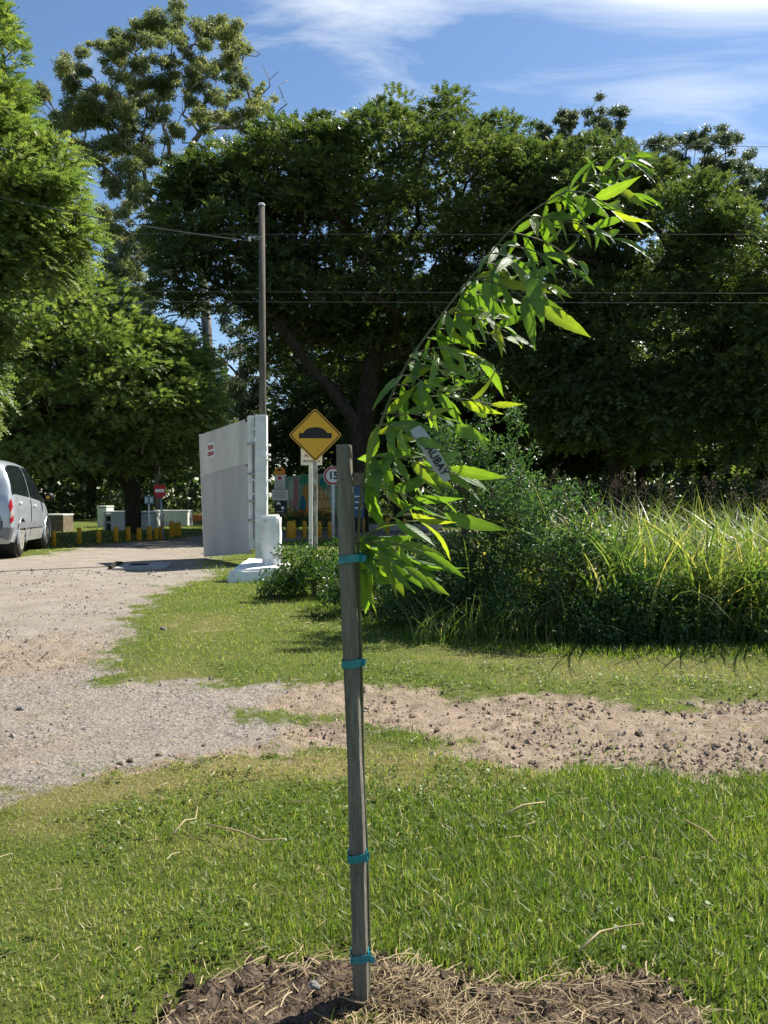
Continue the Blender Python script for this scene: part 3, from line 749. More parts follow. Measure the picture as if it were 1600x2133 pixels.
for i, (a, b_, s) in enumerate([(395, 2060, 34), (560, 2030, 20), (610, 2065, 20), (480, 2085, 18), (800, 2000, 20), (345, 2110, 22), (700, 2050, 16), (880, 2035, 16), (960, 2045, 15), (1290, 2060, 18), (1380, 2085, 16), (640, 2005, 14), (520, 2010, 15)]):
    g = G(a, b_); o = link('soil_clod', clods[(i + 1) % 4]); r_ = S(s, g.y)
    r_ *= .72; o.location = (g.x, g.y, 0.006 + r_ * 0.15); o.scale = (r_, r_ * 0.8, r_ * 0.95); o.rotation_euler = (random.uniform(-.4, .4), 0, random.uniform(0, 6.28))
    o.data = o.data
    setp(o, 'largest lump of dark dug soil at the left of the bed' if i == 0 else 'dark lump of dug soil in the planting bed', 'clod', None if i == 0 else 'soil lumps in the planting bed')
soilclods = [m_.copy() for m_ in clods]
for m_ in soilclods: m_.materials.clear(); m_.materials.append(M['soil']); m_.name = 'soil_clod'
for o in [q for q in COL.objects if q.name.startswith('soil_clod')]: o.data = soilclods[clods.index(o.data)]

# ------------------------------------------------------------------ trees
def unit(v): return v / np.maximum(np.linalg.norm(v, axis=-1, keepdims=True), 1e-9)
def fronds(p, d, L, w, tint, K=4, droop=0.35):
    """pinnate sprays: centre line of K+1 points and K leaflets on each side"""
    n = len(p)
    up = unit(np.array([0, 0, 1.0]) + RNG.normal(0, 0.45, (n, 3)))
    s = unit(np.cross(d, up))
    nrm = np.cross(s, d)
    V = np.zeros((n, 3 * K + 1, 3))
    for k in range(K + 1):
        t = k / K
        c = p + d * (L * t)[:, None]; c[:, 2] -= droop * L * t * t
        V[:, k] = c
    for k in range(K):
        t = (k + 0.75) / K
        c = p + d * (L * (t + 0.10))[:, None]; c[:, 2] -= droop * L * t * t
        ww = (w * math.sin(math.pi * (0.22 + 0.62 * t)))[:, None]
        V[:, K + 1 + 2 * k] = c + s * ww + nrm * ww * 0.2
        V[:, K + 2 + 2 * k] = c - s * ww + nrm * ww * 0.2
    f = []
    for k in range(K): f += [(k, k + 1, K + 1 + 2 * k), (k + 1, k, K + 2 + 2 * k)]
    m = 3 * K + 1
    T = (np.array(f)[None] + (np.arange(n) * m)[:, None, None]).reshape(-1, 3)
    return V.reshape(-1, 3), T, np.repeat(tint, m)
def oval_leaves(p, d, L, w, tint):
    n = len(p)
    s = unit(np.cross(d, RNG.normal(0, 1, (n, 3))))
    nr_ = np.cross(s, d)
    V = np.stack([p, p + d * (L * 0.45)[:, None] + s * (w / 2)[:, None] + nr_ * (w * 0.15)[:, None], p + d * L[:, None], p + d * (L * 0.45)[:, None] - s * (w / 2)[:, None] + nr_ * (w * 0.15)[:, None]], 1)
    T = (np.array([(0, 1, 2), (0, 2, 3)])[None] + (np.arange(n) * 4)[:, None, None]).reshape(-1, 3)
    return V.reshape(-1, 3), T, np.repeat(tint, 4)
def skeleton(trunk, targets, r_tip=0.012, expo=0.46, step=0.5, sides=6, wiggle=0.12, down=0.35):
    """trunk: polyline; every target is joined to the nearest lower node; pipe-model radii"""
    pos, par = [], []
    tp = [Vector(p) for p in trunk]
    for i, p in enumerate(tp):
        if i == 0: pos.append(np.array(p)); par.append(-1); continue
        m = max(1, int((p - tp[i - 1]).length / step))
        for j in range(1, m + 1):
            pos.append(np.array(tp[i - 1].lerp(p, j / m))); par.append(len(pos) - 2)
    first = len(pos) // 4
    order = sorted(range(len(targets)), key=lambda i: np.linalg.norm(np.array(targets[i]) - pos[len(pos) - 1]))
    ends = []
    for i in order:
        t = np.array(targets[i], float)
        A_ = np.array(pos)
        dv = t - A_
        dist = np.linalg.norm(dv, axis=1)
        hor = np.linalg.norm(dv[:, :2], axis=1)
        cost = dist + np.where(dv[:, 2] < down * hor, 3.0 * (down * hor - dv[:, 2]), 0)
        cost[:first] += 50
        j = int(np.argmin(cost))
        m = max(2, int(dist[j] / step))
        a = A_[j]; prev = j
        ctrl = a + (t - a) * 0.5 + np.array([0, 0, 0.10 * dist[j]]) + RNG.normal(0, wiggle * dist[j] * 0.5, 3)
        for k in range(1, m + 1):
            s_ = k / m
            q = (1 - s_) ** 2 * a + 2 * s_ * (1 - s_) * ctrl + s_ * s_ * t
            if k < m: q = q + RNG.normal(0, wiggle * 0.22 * step, 3)
            pos.append(q); par.append(prev); prev = len(pos) - 1
        ends.append(prev)
    cnt = np.zeros(len(pos))
    for e in ends: cnt[e] += 1
    for i in range(len(pos) - 1, 0, -1): cnt[par[i]] += cnt[i]
    rad = r_tip * np.maximum(cnt, 0.6) ** expo
    kids = [[] for _ in pos]
    for i in range(1, len(pos)): kids[par[i]].append(i)
    mb_ = MB(); stack = [(0, None)]
    while stack:
        st, pre = stack.pop()
        line = [pos[pre]] if pre is not None else []
        rr = [rad[st]] if pre is not None else []
        c = st
        while True:
            line.append(pos[c]); rr.append(rad[c])
            if not kids[c]: break
            ks = sorted(kids[c], key=lambda q: -cnt[q])
            for o_ in ks[1:]: stack.append((o_, c))
            c = ks[0]
        if len(line) > 1: mb_.tube([Vector(q) for q in line], rr, sides)
    return mb_
def lumps_in(blobs_, n, low=-0.55, inner=0.5, skin=0.65):
    """lump centres on and under the surface of ellipsoids (centre, radii)"""
    out = []
    vol = np.array([b[1][0] * b[1][1] * b[1][2] for b in blobs_]) ** 0.75
    cnts = np.maximum(1, (n * vol / vol.sum()).astype(int))
    for (c, r), m in zip(blobs_, cnts):
        k = 0
        while k < m:
            v = unit(RNG.normal(0, 1, 3)); 
            if v[2] < low: continue
            rho = RNG.uniform(0.86, 1.0) if RNG.uniform() < skin else RNG.uniform(inner, 1.0) ** 0.6
            out.append(np.array(c) + v * np.array(r) * rho); k += 1
    return out
def frond_crown(lumps, lump_r, per, L, wr, centre, tint0=0.45, tint_s=0.2, droop=0.35, K=4):
    lumps = np.array(lumps); n = len(lumps) * per
    li = np.repeat(np.arange(len(lumps)), per)
    v = unit(RNG.normal(0, 1, (n, 3)))
    v[:, 2] = np.where(v[:, 2] < -0.35, -v[:, 2] * 0.6, v[:, 2]); v = unit(v)
    lr = (lump_r * RNG.uniform(0.65, 1.35, len(lumps)))[li]
    p = lumps[li] + v * (lr * RNG.uniform(0.25, 1.0, n) ** 0.5)[:, None] * np.array([1.15, 1.15, 0.72])
    out = unit(lumps[li] - np.array(centre))
    d = unit(v * 0.9 + out * 0.5 + RNG.normal(0, 0.35, (n, 3)) + np.array([0, 0, 0.05]))
    lt = RNG.normal(0, 0.09, len(lumps))[li]
    tint = np.clip(RNG.normal(tint0, tint_s, n) + lt, 0, 1)
    LL = L * RNG.uniform(0.6, 1.35, n)
    return fronds(p, d, LL, LL * wr, tint, K=K, droop=droop)
def drop_crown(lumps, radii, per, L, w, tint0=0.45):
    """clumps of hanging narrow leaves"""
    lumps = np.array(lumps); radii = np.array(radii); per_l = np.maximum(20, (per * (radii / radii.mean()) ** 2)).astype(int)
    li = np.repeat(np.arange(len(lumps)), per_l); n = len(li)
    v = unit(RNG.normal(0, 1, (n, 3)))
    v[:, 2] = np.where(v[:, 2] < 0, v[:, 2] * 0.7, v[:, 2])
    p = lumps[li] + v * (radii[li] * RNG.uniform(0.05, 1, n) ** 0.45)[:, None] * np.array([1.15, 1.15, 0.8])
    d = unit(np.array([0, 0, -0.45]) + RNG.normal(0, 0.6, (n, 3)))
    lt = RNG.normal(0, 0.14, len(lumps))[li]
    tint = np.clip(RNG.normal(tint0, 0.16, n) + lt + 0.25 * v[:, 2] * 0.5, 0, 1)  # upper leaves of each clump tinted lighter, top light put into the colour
    LL = L * RNG.uniform(0.6, 1.4, n)
    return oval_leaves(p, d, LL, w * RNG.uniform(0.7, 1.3, n), tint)
def tree(name, base, trunk_mb, foliage, mat_leaf, mat_bark, label, cat='tree', group=None):
    e = empty(name, base, label, cat, group)
    o = trunk_mb.build('trunk', mat_bark, e, True)
    o.matrix_parent_inverse = Matrix.Translation(-Vector(base))
    v, T, a = foliage
    c = link('crown', np_mesh('crown', v, [T], mat_leaf, False, {'tint': a}), e)
    c.matrix_parent_inverse = Matrix.Translation(-Vector(base))
    return e
def eb(px, py, d, hw, hh, dr=None):
    c = P(px, py, d); rx = S(hw, d); return (np.array(c), (rx, dr or rx, S(hh, d)))

# 1 big dark umbrella tree in the middle
B = [eb(880, 480, 27, 270, 232, 4.4), eb(710, 440, 26, 170, 160, 3.2), eb(480, 500, 25.5, 140, 160, 2.6), eb(1050, 500, 26.5, 110, 180, 3.0), eb(455, 385, 25.5, 80, 60, 1.6), eb(395, 500, 25.5, 75, 110, 1.8), eb(760, 640, 27, 250, 120, 3.6), eb(1140, 430, 26, 95, 95, 2.2), eb(890, 710, 28.5, 220, 120, 2.4), eb(640, 720, 28.2, 110, 90, 2.0), eb(600, 400, 26, 130, 130, 2.4)]
lm = lumps_in(B, 940, -0.45, 0.45)
base = G(745, 1098); base.y = 27.0; base.x = S(-55, 27); base.z = 0
trunk = [base - Vector((0, 0, .1)), base + Vector((0.05, 0, 1.6)), base + Vector((0.2, 0.1, 3.4)), base + Vector((0.5, 0.1, 5.4)), base + Vector((1.1, 0.2, 7.0))]
sk = skeleton(trunk, lm + [np.array(P(560, 650, 26.4)), np.array(P(640, 780, 26.7))], 0.016, 0.45, 0.6, 5, 0.14, 0.15)
tree('umbrella_tree', base, sk, frond_crown(lm, 0.50, 66, 0.25, 0.36, P(850, 600, 27), 0.56, 0.22, 0.35, 3), M['fern_d'], M['bark_dark'],
     'large dark umbrella-crowned tree with feathery leaves at the centre behind the signs', 'tree', 'feathery-leaved trees around the gate')
# big crooked limb leaning left behind the bump sign is a tree of its own trunk line
b2 = P(752, 1095, 25.2); b2.z = 0
mbL = MB().tube([b2 - Vector((0, 0, .1)), P(748, 960, 25.2), P(738, 875, 25.2), P(690, 810, 25.1), P(640, 760, 25.0), P(612, 715, 25.0), P(580, 668, 24.9), P(545, 640, 24.8), P(480, 600, 24.6)], [0.26, 0.22, 0.20, 0.17, 0.15, 0.13, 0.11, 0.09, 0.05], 8)
lm = lumps_in([eb(470, 600, 24.8, 150, 70, 1.5), eb(580, 620, 25.5, 110, 80, 1.5)], 34, -0.8, 0.3)
skL = skeleton([P(738, 875, 25.2), P(640, 760, 25.0), P(545, 640, 24.8)], lm, 0.02, 0.45, 0.5, 5)
mbL.add(skL.v, skL.f)
tree('leaning_tree', b2, mbL, frond_crown(lm, 0.7, 90, 0.32, 0.30, P(700, 760, 25), 0.35), M['fern_d'], M['bark_dark'],
     'dark crooked tree leaning left behind the yellow diamond sign', 'tree', 'feathery-leaved trees around the gate')
# 2 right-hand trees
B = [eb(1215, 445, 25, 110, 130, 2.2), eb(1385, 495, 24, 130, 120, 2.2), eb(1300, 430, 25, 90, 85, 1.8), eb(1340, 740, 24, 210, 160, 2.8), eb(1130, 690, 25.5, 170, 190, 2.4), eb(1290, 870, 24, 190, 90, 2.2)]
lm = lumps_in(B, 640, -0.7, 0.45)
base = P(1288, 1080, 24.5); base.z = 0
trunk = [base - Vector((0, 0, .1)), base + Vector((0.03, 0, 1.2)), base + Vector((-0.1, 0, 2.6)), base + Vector((-0.3, 0.1, 4.4)), base + Vector((0.1, 0.1, 6.0))]
sk = skeleton(trunk, lm, 0.015, 0.45, 0.6, 5, 0.15, 0.1)
tree('spreading_tree', base, sk, frond_crown(lm, 0.48, 62, 0.24, 0.36, P(1290, 700, 24.5), 0.56, 0.22, 0.35, 3), M['fern_d'], M['bark_dark'],
     'dark spreading tree with forked trunk behind the tall grass right of centre', 'tree', 'feathery-leaved trees around the gate')
B = [eb(1530, 560, 22, 105, 110, 2.0), eb(1480, 500, 22.5, 60, 60, 1.4), eb(1600, 780, 22, 170, 190, 2.4), eb(1450, 880, 23, 170, 130, 2.2), eb(1740, 640, 22, 140, 150, 2.4)]
lm = lumps_in(B, 460, -0.7, 0.45)
base = P(1650, 1080, 22.5); base.z = 0
sk = skeleton([base - Vector((0, 0, .1)), base + Vector((0, 0, 1.5)), base + Vector((-.2, 0, 3)), base + Vector((0, 0, 5))], lm, 0.014, 0.45, 0.6, 5, 0.15, 0.1)
tree('spreading_tree', base, sk, frond_crown(lm, 0.48, 60, 0.23, 0.36, P(1600, 800, 22.5), 0.55, 0.22, 0.35, 3), M['fern_d'], M['bark_dark'],
     'yellowish-topped spreading tree filling the right edge of the frame', 'tree', 'feathery-leaved trees around the gate')
# 3 rounded bright tree low on the left
B = [eb(120, 790, 21, 210, 225, 3.2), eb(300, 850, 20.5, 130, 155, 2.4), eb(375, 885, 20.5, 70, 100, 1.6), eb(60, 670, 21, 170, 120, 2.4), eb(-120, 850, 21, 200, 200, 3.0), eb(110, 955, 20.5, 190, 62, 2.6), eb(330, 960, 21.5, 90, 50, 1.6), eb(395, 830, 20.6, 52, 85, 1.4), eb(415, 900, 20.8, 36, 60, 1.0), eb(340, 760, 20.6, 70, 70, 1.5)]
lm = lumps_in(B, 660, -0.5, 0.5)
base = P(276, 1112, 24); base.z = 0
trunk = [base - Vector((0, 0, .1)), base + Vector((0.0, 0, 1.3)), base + Vector((-0.5, -.6, 2.3)), base + Vector((-1.4, -1.6, 3.4)), base + Vector((-2.0, -2.4, 4.4))]
sk = skeleton(trunk, lm, 0.013, 0.45, 0.6, 5, 0.15, -0.1)
tree('round_tree', base, sk, frond_crown(lm, 0.44, 78, 0.19, 0.34, P(110, 900, 21.5), 0.64, 0.2), M['fern_l'], M['bark_dark'],
     'rounded bright green tree left of the gate behind the parked car', 'tree', 'feathery-leaved trees around the gate')
# 4 tall feathery tree at the left edge
B = [eb(-90, 330, 14, 160, 190, 1.6), eb(50, 400, 14, 100, 120, 1.1), eb(120, 500, 14.2, 55, 60, .7), eb(60, 540, 14, 70, 70, .8), eb(-60, 120, 14, 75, 130, 0.8), eb(-70, 620, 13.5, 100, 170, 1.0), eb(-90, 830, 13.5, 75, 100, 0.8), eb(90, 480, 14.3, 60, 70, 0.7)]
lm = lumps_in(B, 340, -0.8, 0.4)
base = P(-330, 1160, 14); base.z = 0
trunk = [base - Vector((0, 0, .1)), base + Vector((0.1, 0, 2)), base + Vector((0.5, 0, 4)), base + Vector((1.2, 0, 5.8)), base + Vector((1.7, 0, 7.5))]
sk = skeleton(trunk, lm, 0.010, 0.45, 0.4, 5, 0.15, -0.2)
tree('feathery_tree', base, sk, frond_crown(lm, 0.32, 92, 0.165, 0.32, P(-200, 420, 14), 0.66, 0.2, 0.3, 4), M['fern_l'], M['bark_dark'],
     'tall feathery yellow-green tree reaching in from the left edge above the car', 'tree', 'feathery-leaved trees around the gate')

# 5 eucalyptus at upper left, clumps read off the photograph
EC = [(300, 300, 60), (380, 250, 45), (330, 360, 50), (520, 190, 70), (600, 230, 70), (480, 260, 50), (720, 140, 80), (820, 130, 80), (900, 110, 70), (1000, 140, 80), (1080, 180, 70), (1110, 260, 50), (800, 200, 60), (860, 250, 50),
      (1060, 280, 60), (1090, 380, 60), (1180, 470, 60), (1200, 430, 40), (930, 520, 60), (1000, 480, 60), (960, 580, 50), (850, 430, 80), (780, 380, 70), (690, 390, 60), (720, 520, 70), (480, 520, 80), (560, 540, 70), (380, 520, 80),
      (330, 480, 60), (220, 440, 60), (180, 430, 50), (270, 560, 60), (600, 590, 50), (430, 400, 50), (560, 650, 70), (640, 700, 80), (480, 720, 70), (700, 760, 70), (400, 700, 60), (560, 780, 70), (660, 860, 60), (800, 600, 60),
      (500, 1000, 55), (560, 1060, 60), (620, 1100, 60), (520, 1130, 60), (600, 1200, 70), (680, 1000, 60), (700, 1150, 60), (540, 1270, 70), (640, 1300, 70), (650, 300, 50), (560, 330, 55), (700, 460, 45), (900, 310, 45), (980, 340, 50), (500, 430, 50), (430, 470, 50), (400, 330, 40), (760, 290, 45), (980, 420, 45), (620, 400, 50), (560, 140 + 60, 50), (660, 110, 50), (940, 160, 60), (1040, 120, 50), (900, 360, 60), (1050, 520, 60), (640, 470, 50), (500, 860, 50), (620, 950, 60), (340, 640, 60), (1120, 560, 60)]
D5 = 45.0
lm, rad_ = [], []
for a, b_, r_ in EC:
    for _ in range(5):
        d = D5 + RNG.normal(0, 1.8)
        lm.append(np.array(P(a * .45 + RNG.normal(0, r_ * .24), b_ * .45 + RNG.normal(0, r_ * .24), d))); rad_.append(S(r_ * .45 * RNG.uniform(.3, .75), d))
lm_bare = [np.array(P(RNG.uniform(230, 520), RNG.uniform(80, 300), D5 + RNG.normal(0, 1.2))) for _ in range(70)]
dead = lm_bare + [np.array(P(a * .45, b_ * .45, D5 + RNG.normal(0, .6))) for a, b_ in ((1180, 260), (1215, 300), (1290, 330), (1335, 370), (1310, 450), (1330, 480), (1270, 540), (1250, 400), (1205, 250), (1160, 330), (1290, 400), (1240, 350))]
base = P(432, 1080, D5); base.z = 0
trunk = [base - Vector((0, 0, .2)), P(434, 900, D5), P(432, 720, D5), P(425, 600, D5), P(400, 480, D5), P(395, 380, D5)]
sk = skeleton(trunk, lm + dead, 0.017, 0.46, 0.7, 5, 0.16, 0.3)
tree('eucalyptus_tree', base, sk, drop_crown(lm, rad_, 270, 0.21, 0.062, 0.62), M['euc'], M['bark_euc'],
     'tall open-crowned eucalyptus at upper left with bare dead branches on its right', 'tree', 'eucalyptus trees behind the park')
def euc(clumps, d, basepx, label, per=330, sc=1.0):
    lm_, rr = [], []
    for a, b_, r_ in clumps:
        for _ in range(5):
            dd = d + RNG.normal(0, 1.2); lm_.append(np.array(P(a + RNG.normal(0, r_ * .5), b_ + RNG.normal(0, r_ * .42), dd))); rr.append(S(r_ * RNG.uniform(.32, .62), dd))
    bs = P(basepx, 1070, d); bs.z = 0
    top = min(c[1] for c in clumps); mx_ = sum(c[0] for c in clumps) / len(clumps)
    tk = [bs - Vector((0, 0, .2)), bs.lerp(P(mx_, top + 60, d), 0.5), P(mx_, top + 120, d), P(mx_, top + 50, d)]
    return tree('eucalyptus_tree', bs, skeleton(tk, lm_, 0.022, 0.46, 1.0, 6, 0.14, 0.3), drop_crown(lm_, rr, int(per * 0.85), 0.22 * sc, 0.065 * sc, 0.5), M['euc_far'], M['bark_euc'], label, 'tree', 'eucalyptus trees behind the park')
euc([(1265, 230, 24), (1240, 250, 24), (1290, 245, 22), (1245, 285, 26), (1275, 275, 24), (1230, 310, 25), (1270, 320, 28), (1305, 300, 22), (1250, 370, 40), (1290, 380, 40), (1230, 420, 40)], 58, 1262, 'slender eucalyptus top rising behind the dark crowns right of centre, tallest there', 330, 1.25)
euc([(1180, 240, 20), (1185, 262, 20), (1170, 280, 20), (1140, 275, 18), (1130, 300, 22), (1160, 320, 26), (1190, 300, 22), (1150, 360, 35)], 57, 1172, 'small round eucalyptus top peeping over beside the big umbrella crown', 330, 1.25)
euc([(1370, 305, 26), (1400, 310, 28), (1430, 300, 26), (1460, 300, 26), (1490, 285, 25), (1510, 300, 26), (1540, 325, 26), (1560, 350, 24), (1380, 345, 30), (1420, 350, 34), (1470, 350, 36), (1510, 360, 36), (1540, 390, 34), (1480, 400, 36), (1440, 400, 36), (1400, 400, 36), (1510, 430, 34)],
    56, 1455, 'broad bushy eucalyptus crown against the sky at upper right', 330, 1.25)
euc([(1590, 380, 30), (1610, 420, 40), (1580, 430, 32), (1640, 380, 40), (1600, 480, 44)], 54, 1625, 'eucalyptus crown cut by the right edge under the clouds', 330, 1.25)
# eucalypts standing in the gap behind the gate
for (a, tops, lab) in ((330, [(245, 560), (275, 510), (250, 620), (300, 650), (270, 680), (330, 560), (300, 600), (360, 620), (320, 680), (370, 700), (310, 740), (350, 780), (400, 640)], 'shaded eucalyptus with brownish hanging leaves left of the gap behind the gate'),
                       (505, [(500, 620), (470, 660), (520, 690), (490, 740), (530, 760), (480, 800), (515, 830), (460, 740), (500, 870), (540, 820)], 'shaded eucalyptus with brownish hanging leaves directly behind the utility pole'),
                       (585, [(600, 700), (640, 740), (610, 770), (650, 830), (620, 880), (690, 880), (660, 930), (640, 690)], 'shaded eucalyptus in the gap between pole and leaning tree')):
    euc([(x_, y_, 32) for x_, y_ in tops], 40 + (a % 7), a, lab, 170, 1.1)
# ranks of trees further back: one crown and trunk, copied
B = [((0, 0, 6.4), (3.4, 3.0, 3.0)), ((1.6, 0.4, 4.6), (2.4, 2.4, 2.2)), ((-1.8, -0.3, 4.9), (2.4, 2.4, 2.4)), ((0.2, -0.8, 3.0), (2.8, 2.4, 1.6))]
lm = lumps_in(B, 130, -0.8, 0.4)
sk = skeleton([Vector((0, 0, -.1)), Vector((0.1, 0, 1.5)), Vector((0, 0.1, 3.2)), Vector((0.2, 0, 5))], lm, 0.02, 0.47, 0.7, 5, 0.15, 0.0)
proto = tree('woodland_tree', Vector((0, 0, 0)), sk, frond_crown(lm, 0.9, 70, 0.42, 0.34, (0, 0, 4), 0.4), M['fern_d'], M['bark_dark'], 'x', 'tree')
spots = [(-260, 36, 1.25), (-90, 40, 1.2), (60, 38, 1.1), (190, 42, 1.2), (300, 47, 1.1), (700, 44, 1.15), (830, 38, 1.15), (960, 42, 1.25), (1080, 37, 1.15), (1210, 41, 1.25), (1340, 37, 1.2), (1470, 40, 1.3), (1600, 36, 1.25), (1740, 38, 1.3), (1880, 34, 1.3)]
for i, (a, d, s_) in enumerate(spots):
    o = proto if i == 0 else copy_tree(proto)
    q = P(a, 1070, d); o.location = (q.x, q.y, 0); o.scale = (s_, s_, s_ * RNG.uniform(0.9, 1.1)); o.rotation_euler = (0, 0, RNG.uniform(0, 6.28))
    setp(o, 'shaded dark woodland tree standing in the row behind the front trees', 'tree', 'woodland trees in the back row')
x = RNG.uniform(-75, 75, 45000); y = RNG.uniform(52, 74, 45000)
gapk = RNG.uniform(0, 1, 45000) < np.clip(np.abs(x / y * F_PX + 800 - 592) / 30 - 0.25, 0.1, 1)
topz = 6.5 + 4.5 * fbm(x * 0.25, y * 0.2, 3, 91)
z = topz * RNG.uniform(0, 1, 45000) ** 1.1
gapk &= (z < 3.2) | (np.abs(x / y * F_PX + 800 - 592) > 22)
x, y, z = x[gapk], y[gapk], z[gapk]; n = len(x)
v, T, a = oval_leaves(np.stack([x, y, z], 1), unit(RNG.normal(0, 1, (n, 3)) + [0, 0, -.3]), RNG.uniform(0.6, 1.3, n), RNG.uniform(0.3, 0.6, n), np.clip(RNG.normal(0.35, 0.2, n), 0, 1))
setp(link('distant_wood', np_mesh('distant_wood', v, [T], M['fern_d'], False, {'tint': a})), 'dark far-off wood closing the view behind the park trees', kind='stuff')

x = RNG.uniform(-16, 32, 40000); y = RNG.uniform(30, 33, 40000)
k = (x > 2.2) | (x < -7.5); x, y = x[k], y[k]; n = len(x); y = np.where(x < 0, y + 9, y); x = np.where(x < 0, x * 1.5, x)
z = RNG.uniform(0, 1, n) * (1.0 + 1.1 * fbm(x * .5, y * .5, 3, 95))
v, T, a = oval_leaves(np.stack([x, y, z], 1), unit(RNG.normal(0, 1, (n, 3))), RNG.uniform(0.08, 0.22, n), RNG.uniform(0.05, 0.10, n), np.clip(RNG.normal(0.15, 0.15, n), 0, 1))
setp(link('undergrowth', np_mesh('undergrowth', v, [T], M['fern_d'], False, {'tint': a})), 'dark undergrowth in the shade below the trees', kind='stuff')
# ------------------------------------------------------------------ shrubs and tall grass
def shrub(name, base, blobs_, nl, lr, per, L, w, mat, label, group, stems=None):
    lm_ = lumps_in(blobs_, nl, -0.9, 0.25)
    A_ = np.array(lm_); n = len(A_) * per; li = np.repeat(np.arange(len(A_)), per)
    vdir = unit(RNG.normal(0, 1, (n, 3)))
    p = A_[li] + vdir * (lr * RNG.uniform(0.1, 1, n) ** 0.5)[:, None]
    p[:, 2] = np.maximum(p[:, 2], 0.01)
    d = unit(vdir + RNG.normal(0, 0.7, (n, 3)) + [0, 0, 0.25])
    tint = np.clip(RNG.normal(0.45, 0.22, n) + RNG.normal(0, 0.12, len(A_))[li], 0, 1)
    fol = oval_leaves(p, d, L * RNG.uniform(0.6, 1.4, n), w * RNG.uniform(0.7, 1.3, n), tint)
    b = Vector(base)
    sk_ = skeleton([b - Vector((0, 0, .05)), b + Vector((0, 0, 0.12)), b + Vector((0.02, 0.02, 0.25))], lm_, 0.0028, 0.5, 0.12, 4, 0.2, 0.2)
    e = empty(name, base, label, 'shrub', group)
    inv_ = Matrix.Translation(-b)
    o_ = sk_.build('stems', M['twig'], e, True); o_.matrix_parent_inverse = inv_
    c = link('foliage', np_mesh('foliage', fol[0], [fol[1]], mat, False, {'tint': fol[2]}), e); c.matrix_parent_inverse = inv_
    return e
def at(px, d, z=0.0): return (S(px - 800, d), d, z)
GR = 'shrubs along the ditch'
def wild(px, d, hw, h, n, seed):
    """irregular pile of small ellipsoids: lower skirt, body and a few sprigs"""
    r_ = random.Random(seed); out = []
    for _ in range(n):
        a = r_.uniform(-1, 1); z = h * r_.uniform(.12, 1) * (1 - .45 * a * a); k = r_.uniform(.10, .2)
        out.append((at(px + a * hw, d + r_.uniform(-.28, .3), z * .82), (k * 1.2, k, k)))
    for _ in range(n // 2):
        a = r_.uniform(-.9, .9); out.append((at(px + a * hw, d + r_.uniform(-.2, .2), h * r_.uniform(.85, 1.12) * (1 - .4 * a * a)), (.05, .05, .12)))
    return out
shrub('hedge_shrub', at(655, 8.7), wild(655, 8.7, 72, .50, 16, 1), 100, 0.09, 85, 0.032, 0.019, M['hedge'], 'low dark clipped shrub beside the white pillar plinth', GR)
shrub('hedge_shrub', at(775, 7.4), wild(775, 7.4, 85, .55, 18, 2) + wild(740, 7.6, 50, .4, 6, 12), 115, 0.09, 80, 0.032, 0.018, M['hedge'], 'low leafy shrub just right of the stake below the sapling leaves', GR)
shrub('hedge_shrub', at(875, 6.75), wild(880, 6.75, 85, .50, 16, 3), 105, 0.09, 75, 0.032, 0.018, M['hedge'], 'low dark shrub at the ditch edge under the tall loose shrub', GR)
shrub('leafy_shrub', at(965, 6.8), wild(985, 6.75, 115, 1.95, 40, 4) + [(at(960, 6.9, 1.15), (.26, .25, .24)), (at(1020, 6.9, 1.2), (.22, .25, .24)), (at(1075, 6.9, 1.08), (.16, .2, .22)), (at(1010, 6.9, 1.42), (.12, .15, .16)), (at(900, 7.0, 1.2), (.16, .2, .3)), (at(1110, 6.8, 1.3), (.05, .06, .16)), (at(860, 7.2, 1.5), (.05, .06, .3))] + wild(985, 6.6, 110, .7, 12, 14), 420, 0.085, 62, 0.034, 0.015, M['bush'],
      'tall loose green shrub behind the sapling with sprigs against the dark trees', GR)
shrub('leafy_shrub', at(1180, 6.2), wild(1180, 6.2, 130, .98, 30, 5), 230, 0.10, 75, 0.036, 0.017, M['bush'], 'dense blue-green weedy shrub in front of the tall grass', GR)
shrub('leafy_shrub', at(1420, 6.15), wild(1400, 6.15, 120, .50, 18, 6), 110, 0.10, 70, 0.040, 0.017, M['bush'], 'low weedy shrub at the foot of the tall grass on the right', GR)
shrub('leafy_shrub', at(1560, 6.2), wild(1570, 6.2, 80, .42, 12, 7), 70, 0.10, 70, 0.040, 0.017, M['bush'], 'low weedy shrub at the foot of the tall grass by the right edge', GR)
# tall grass: arching leaves
def lean_r(n): return np.where(RNG.uniform(0, 1, n) < .5, RNG.uniform(0.5, 1.45, n), RNG.uniform(0.1, 0.9, n))
def arcs(n, pxr, dr, hr, tint_m, w=0.011, wob=0.5):
    px_ = RNG.uniform(*pxr, n); d = RNG.uniform(*dr, n)
    return blades((px_ - 800) * d / F_PX, d, np.full(n, -0.02), RNG.uniform(*hr, n), w * RNG.uniform(0.6, 1.4, n), lean_r(n), RNG.uniform(0, 6.28, n), np.clip(RNG.normal(tint_m, 0.26, n), 0, 1), 0.75, 7)
tg = [arcs(2600, (1240, 1800), (5.95, 7.6), (0.40, 1.15), 0.44, 0.024), arcs(1500, (1010, 1800), (7.4, 9.6), (0.6, 1.22), 0.48, 0.028), arcs(900, (960, 1350), (6.4, 8.0), (0.5, 0.95), 0.45, 0.020), arcs(90, (1525, 1590), (6.5, 7.2), (0.7, 1.1), 0.95, 0.016), arcs(1200, (860, 1800), (5.9, 6.3), (0.12, 0.42), 0.4, 0.012), arcs(170, (1100, 1760), (6.3, 8.5), (0.9, 1.3), 1.0, 0.008), arcs(500, (560, 1000), (8.6, 10.5), (0.15, 0.4), 0.5)]
V, T, A = join(tg)
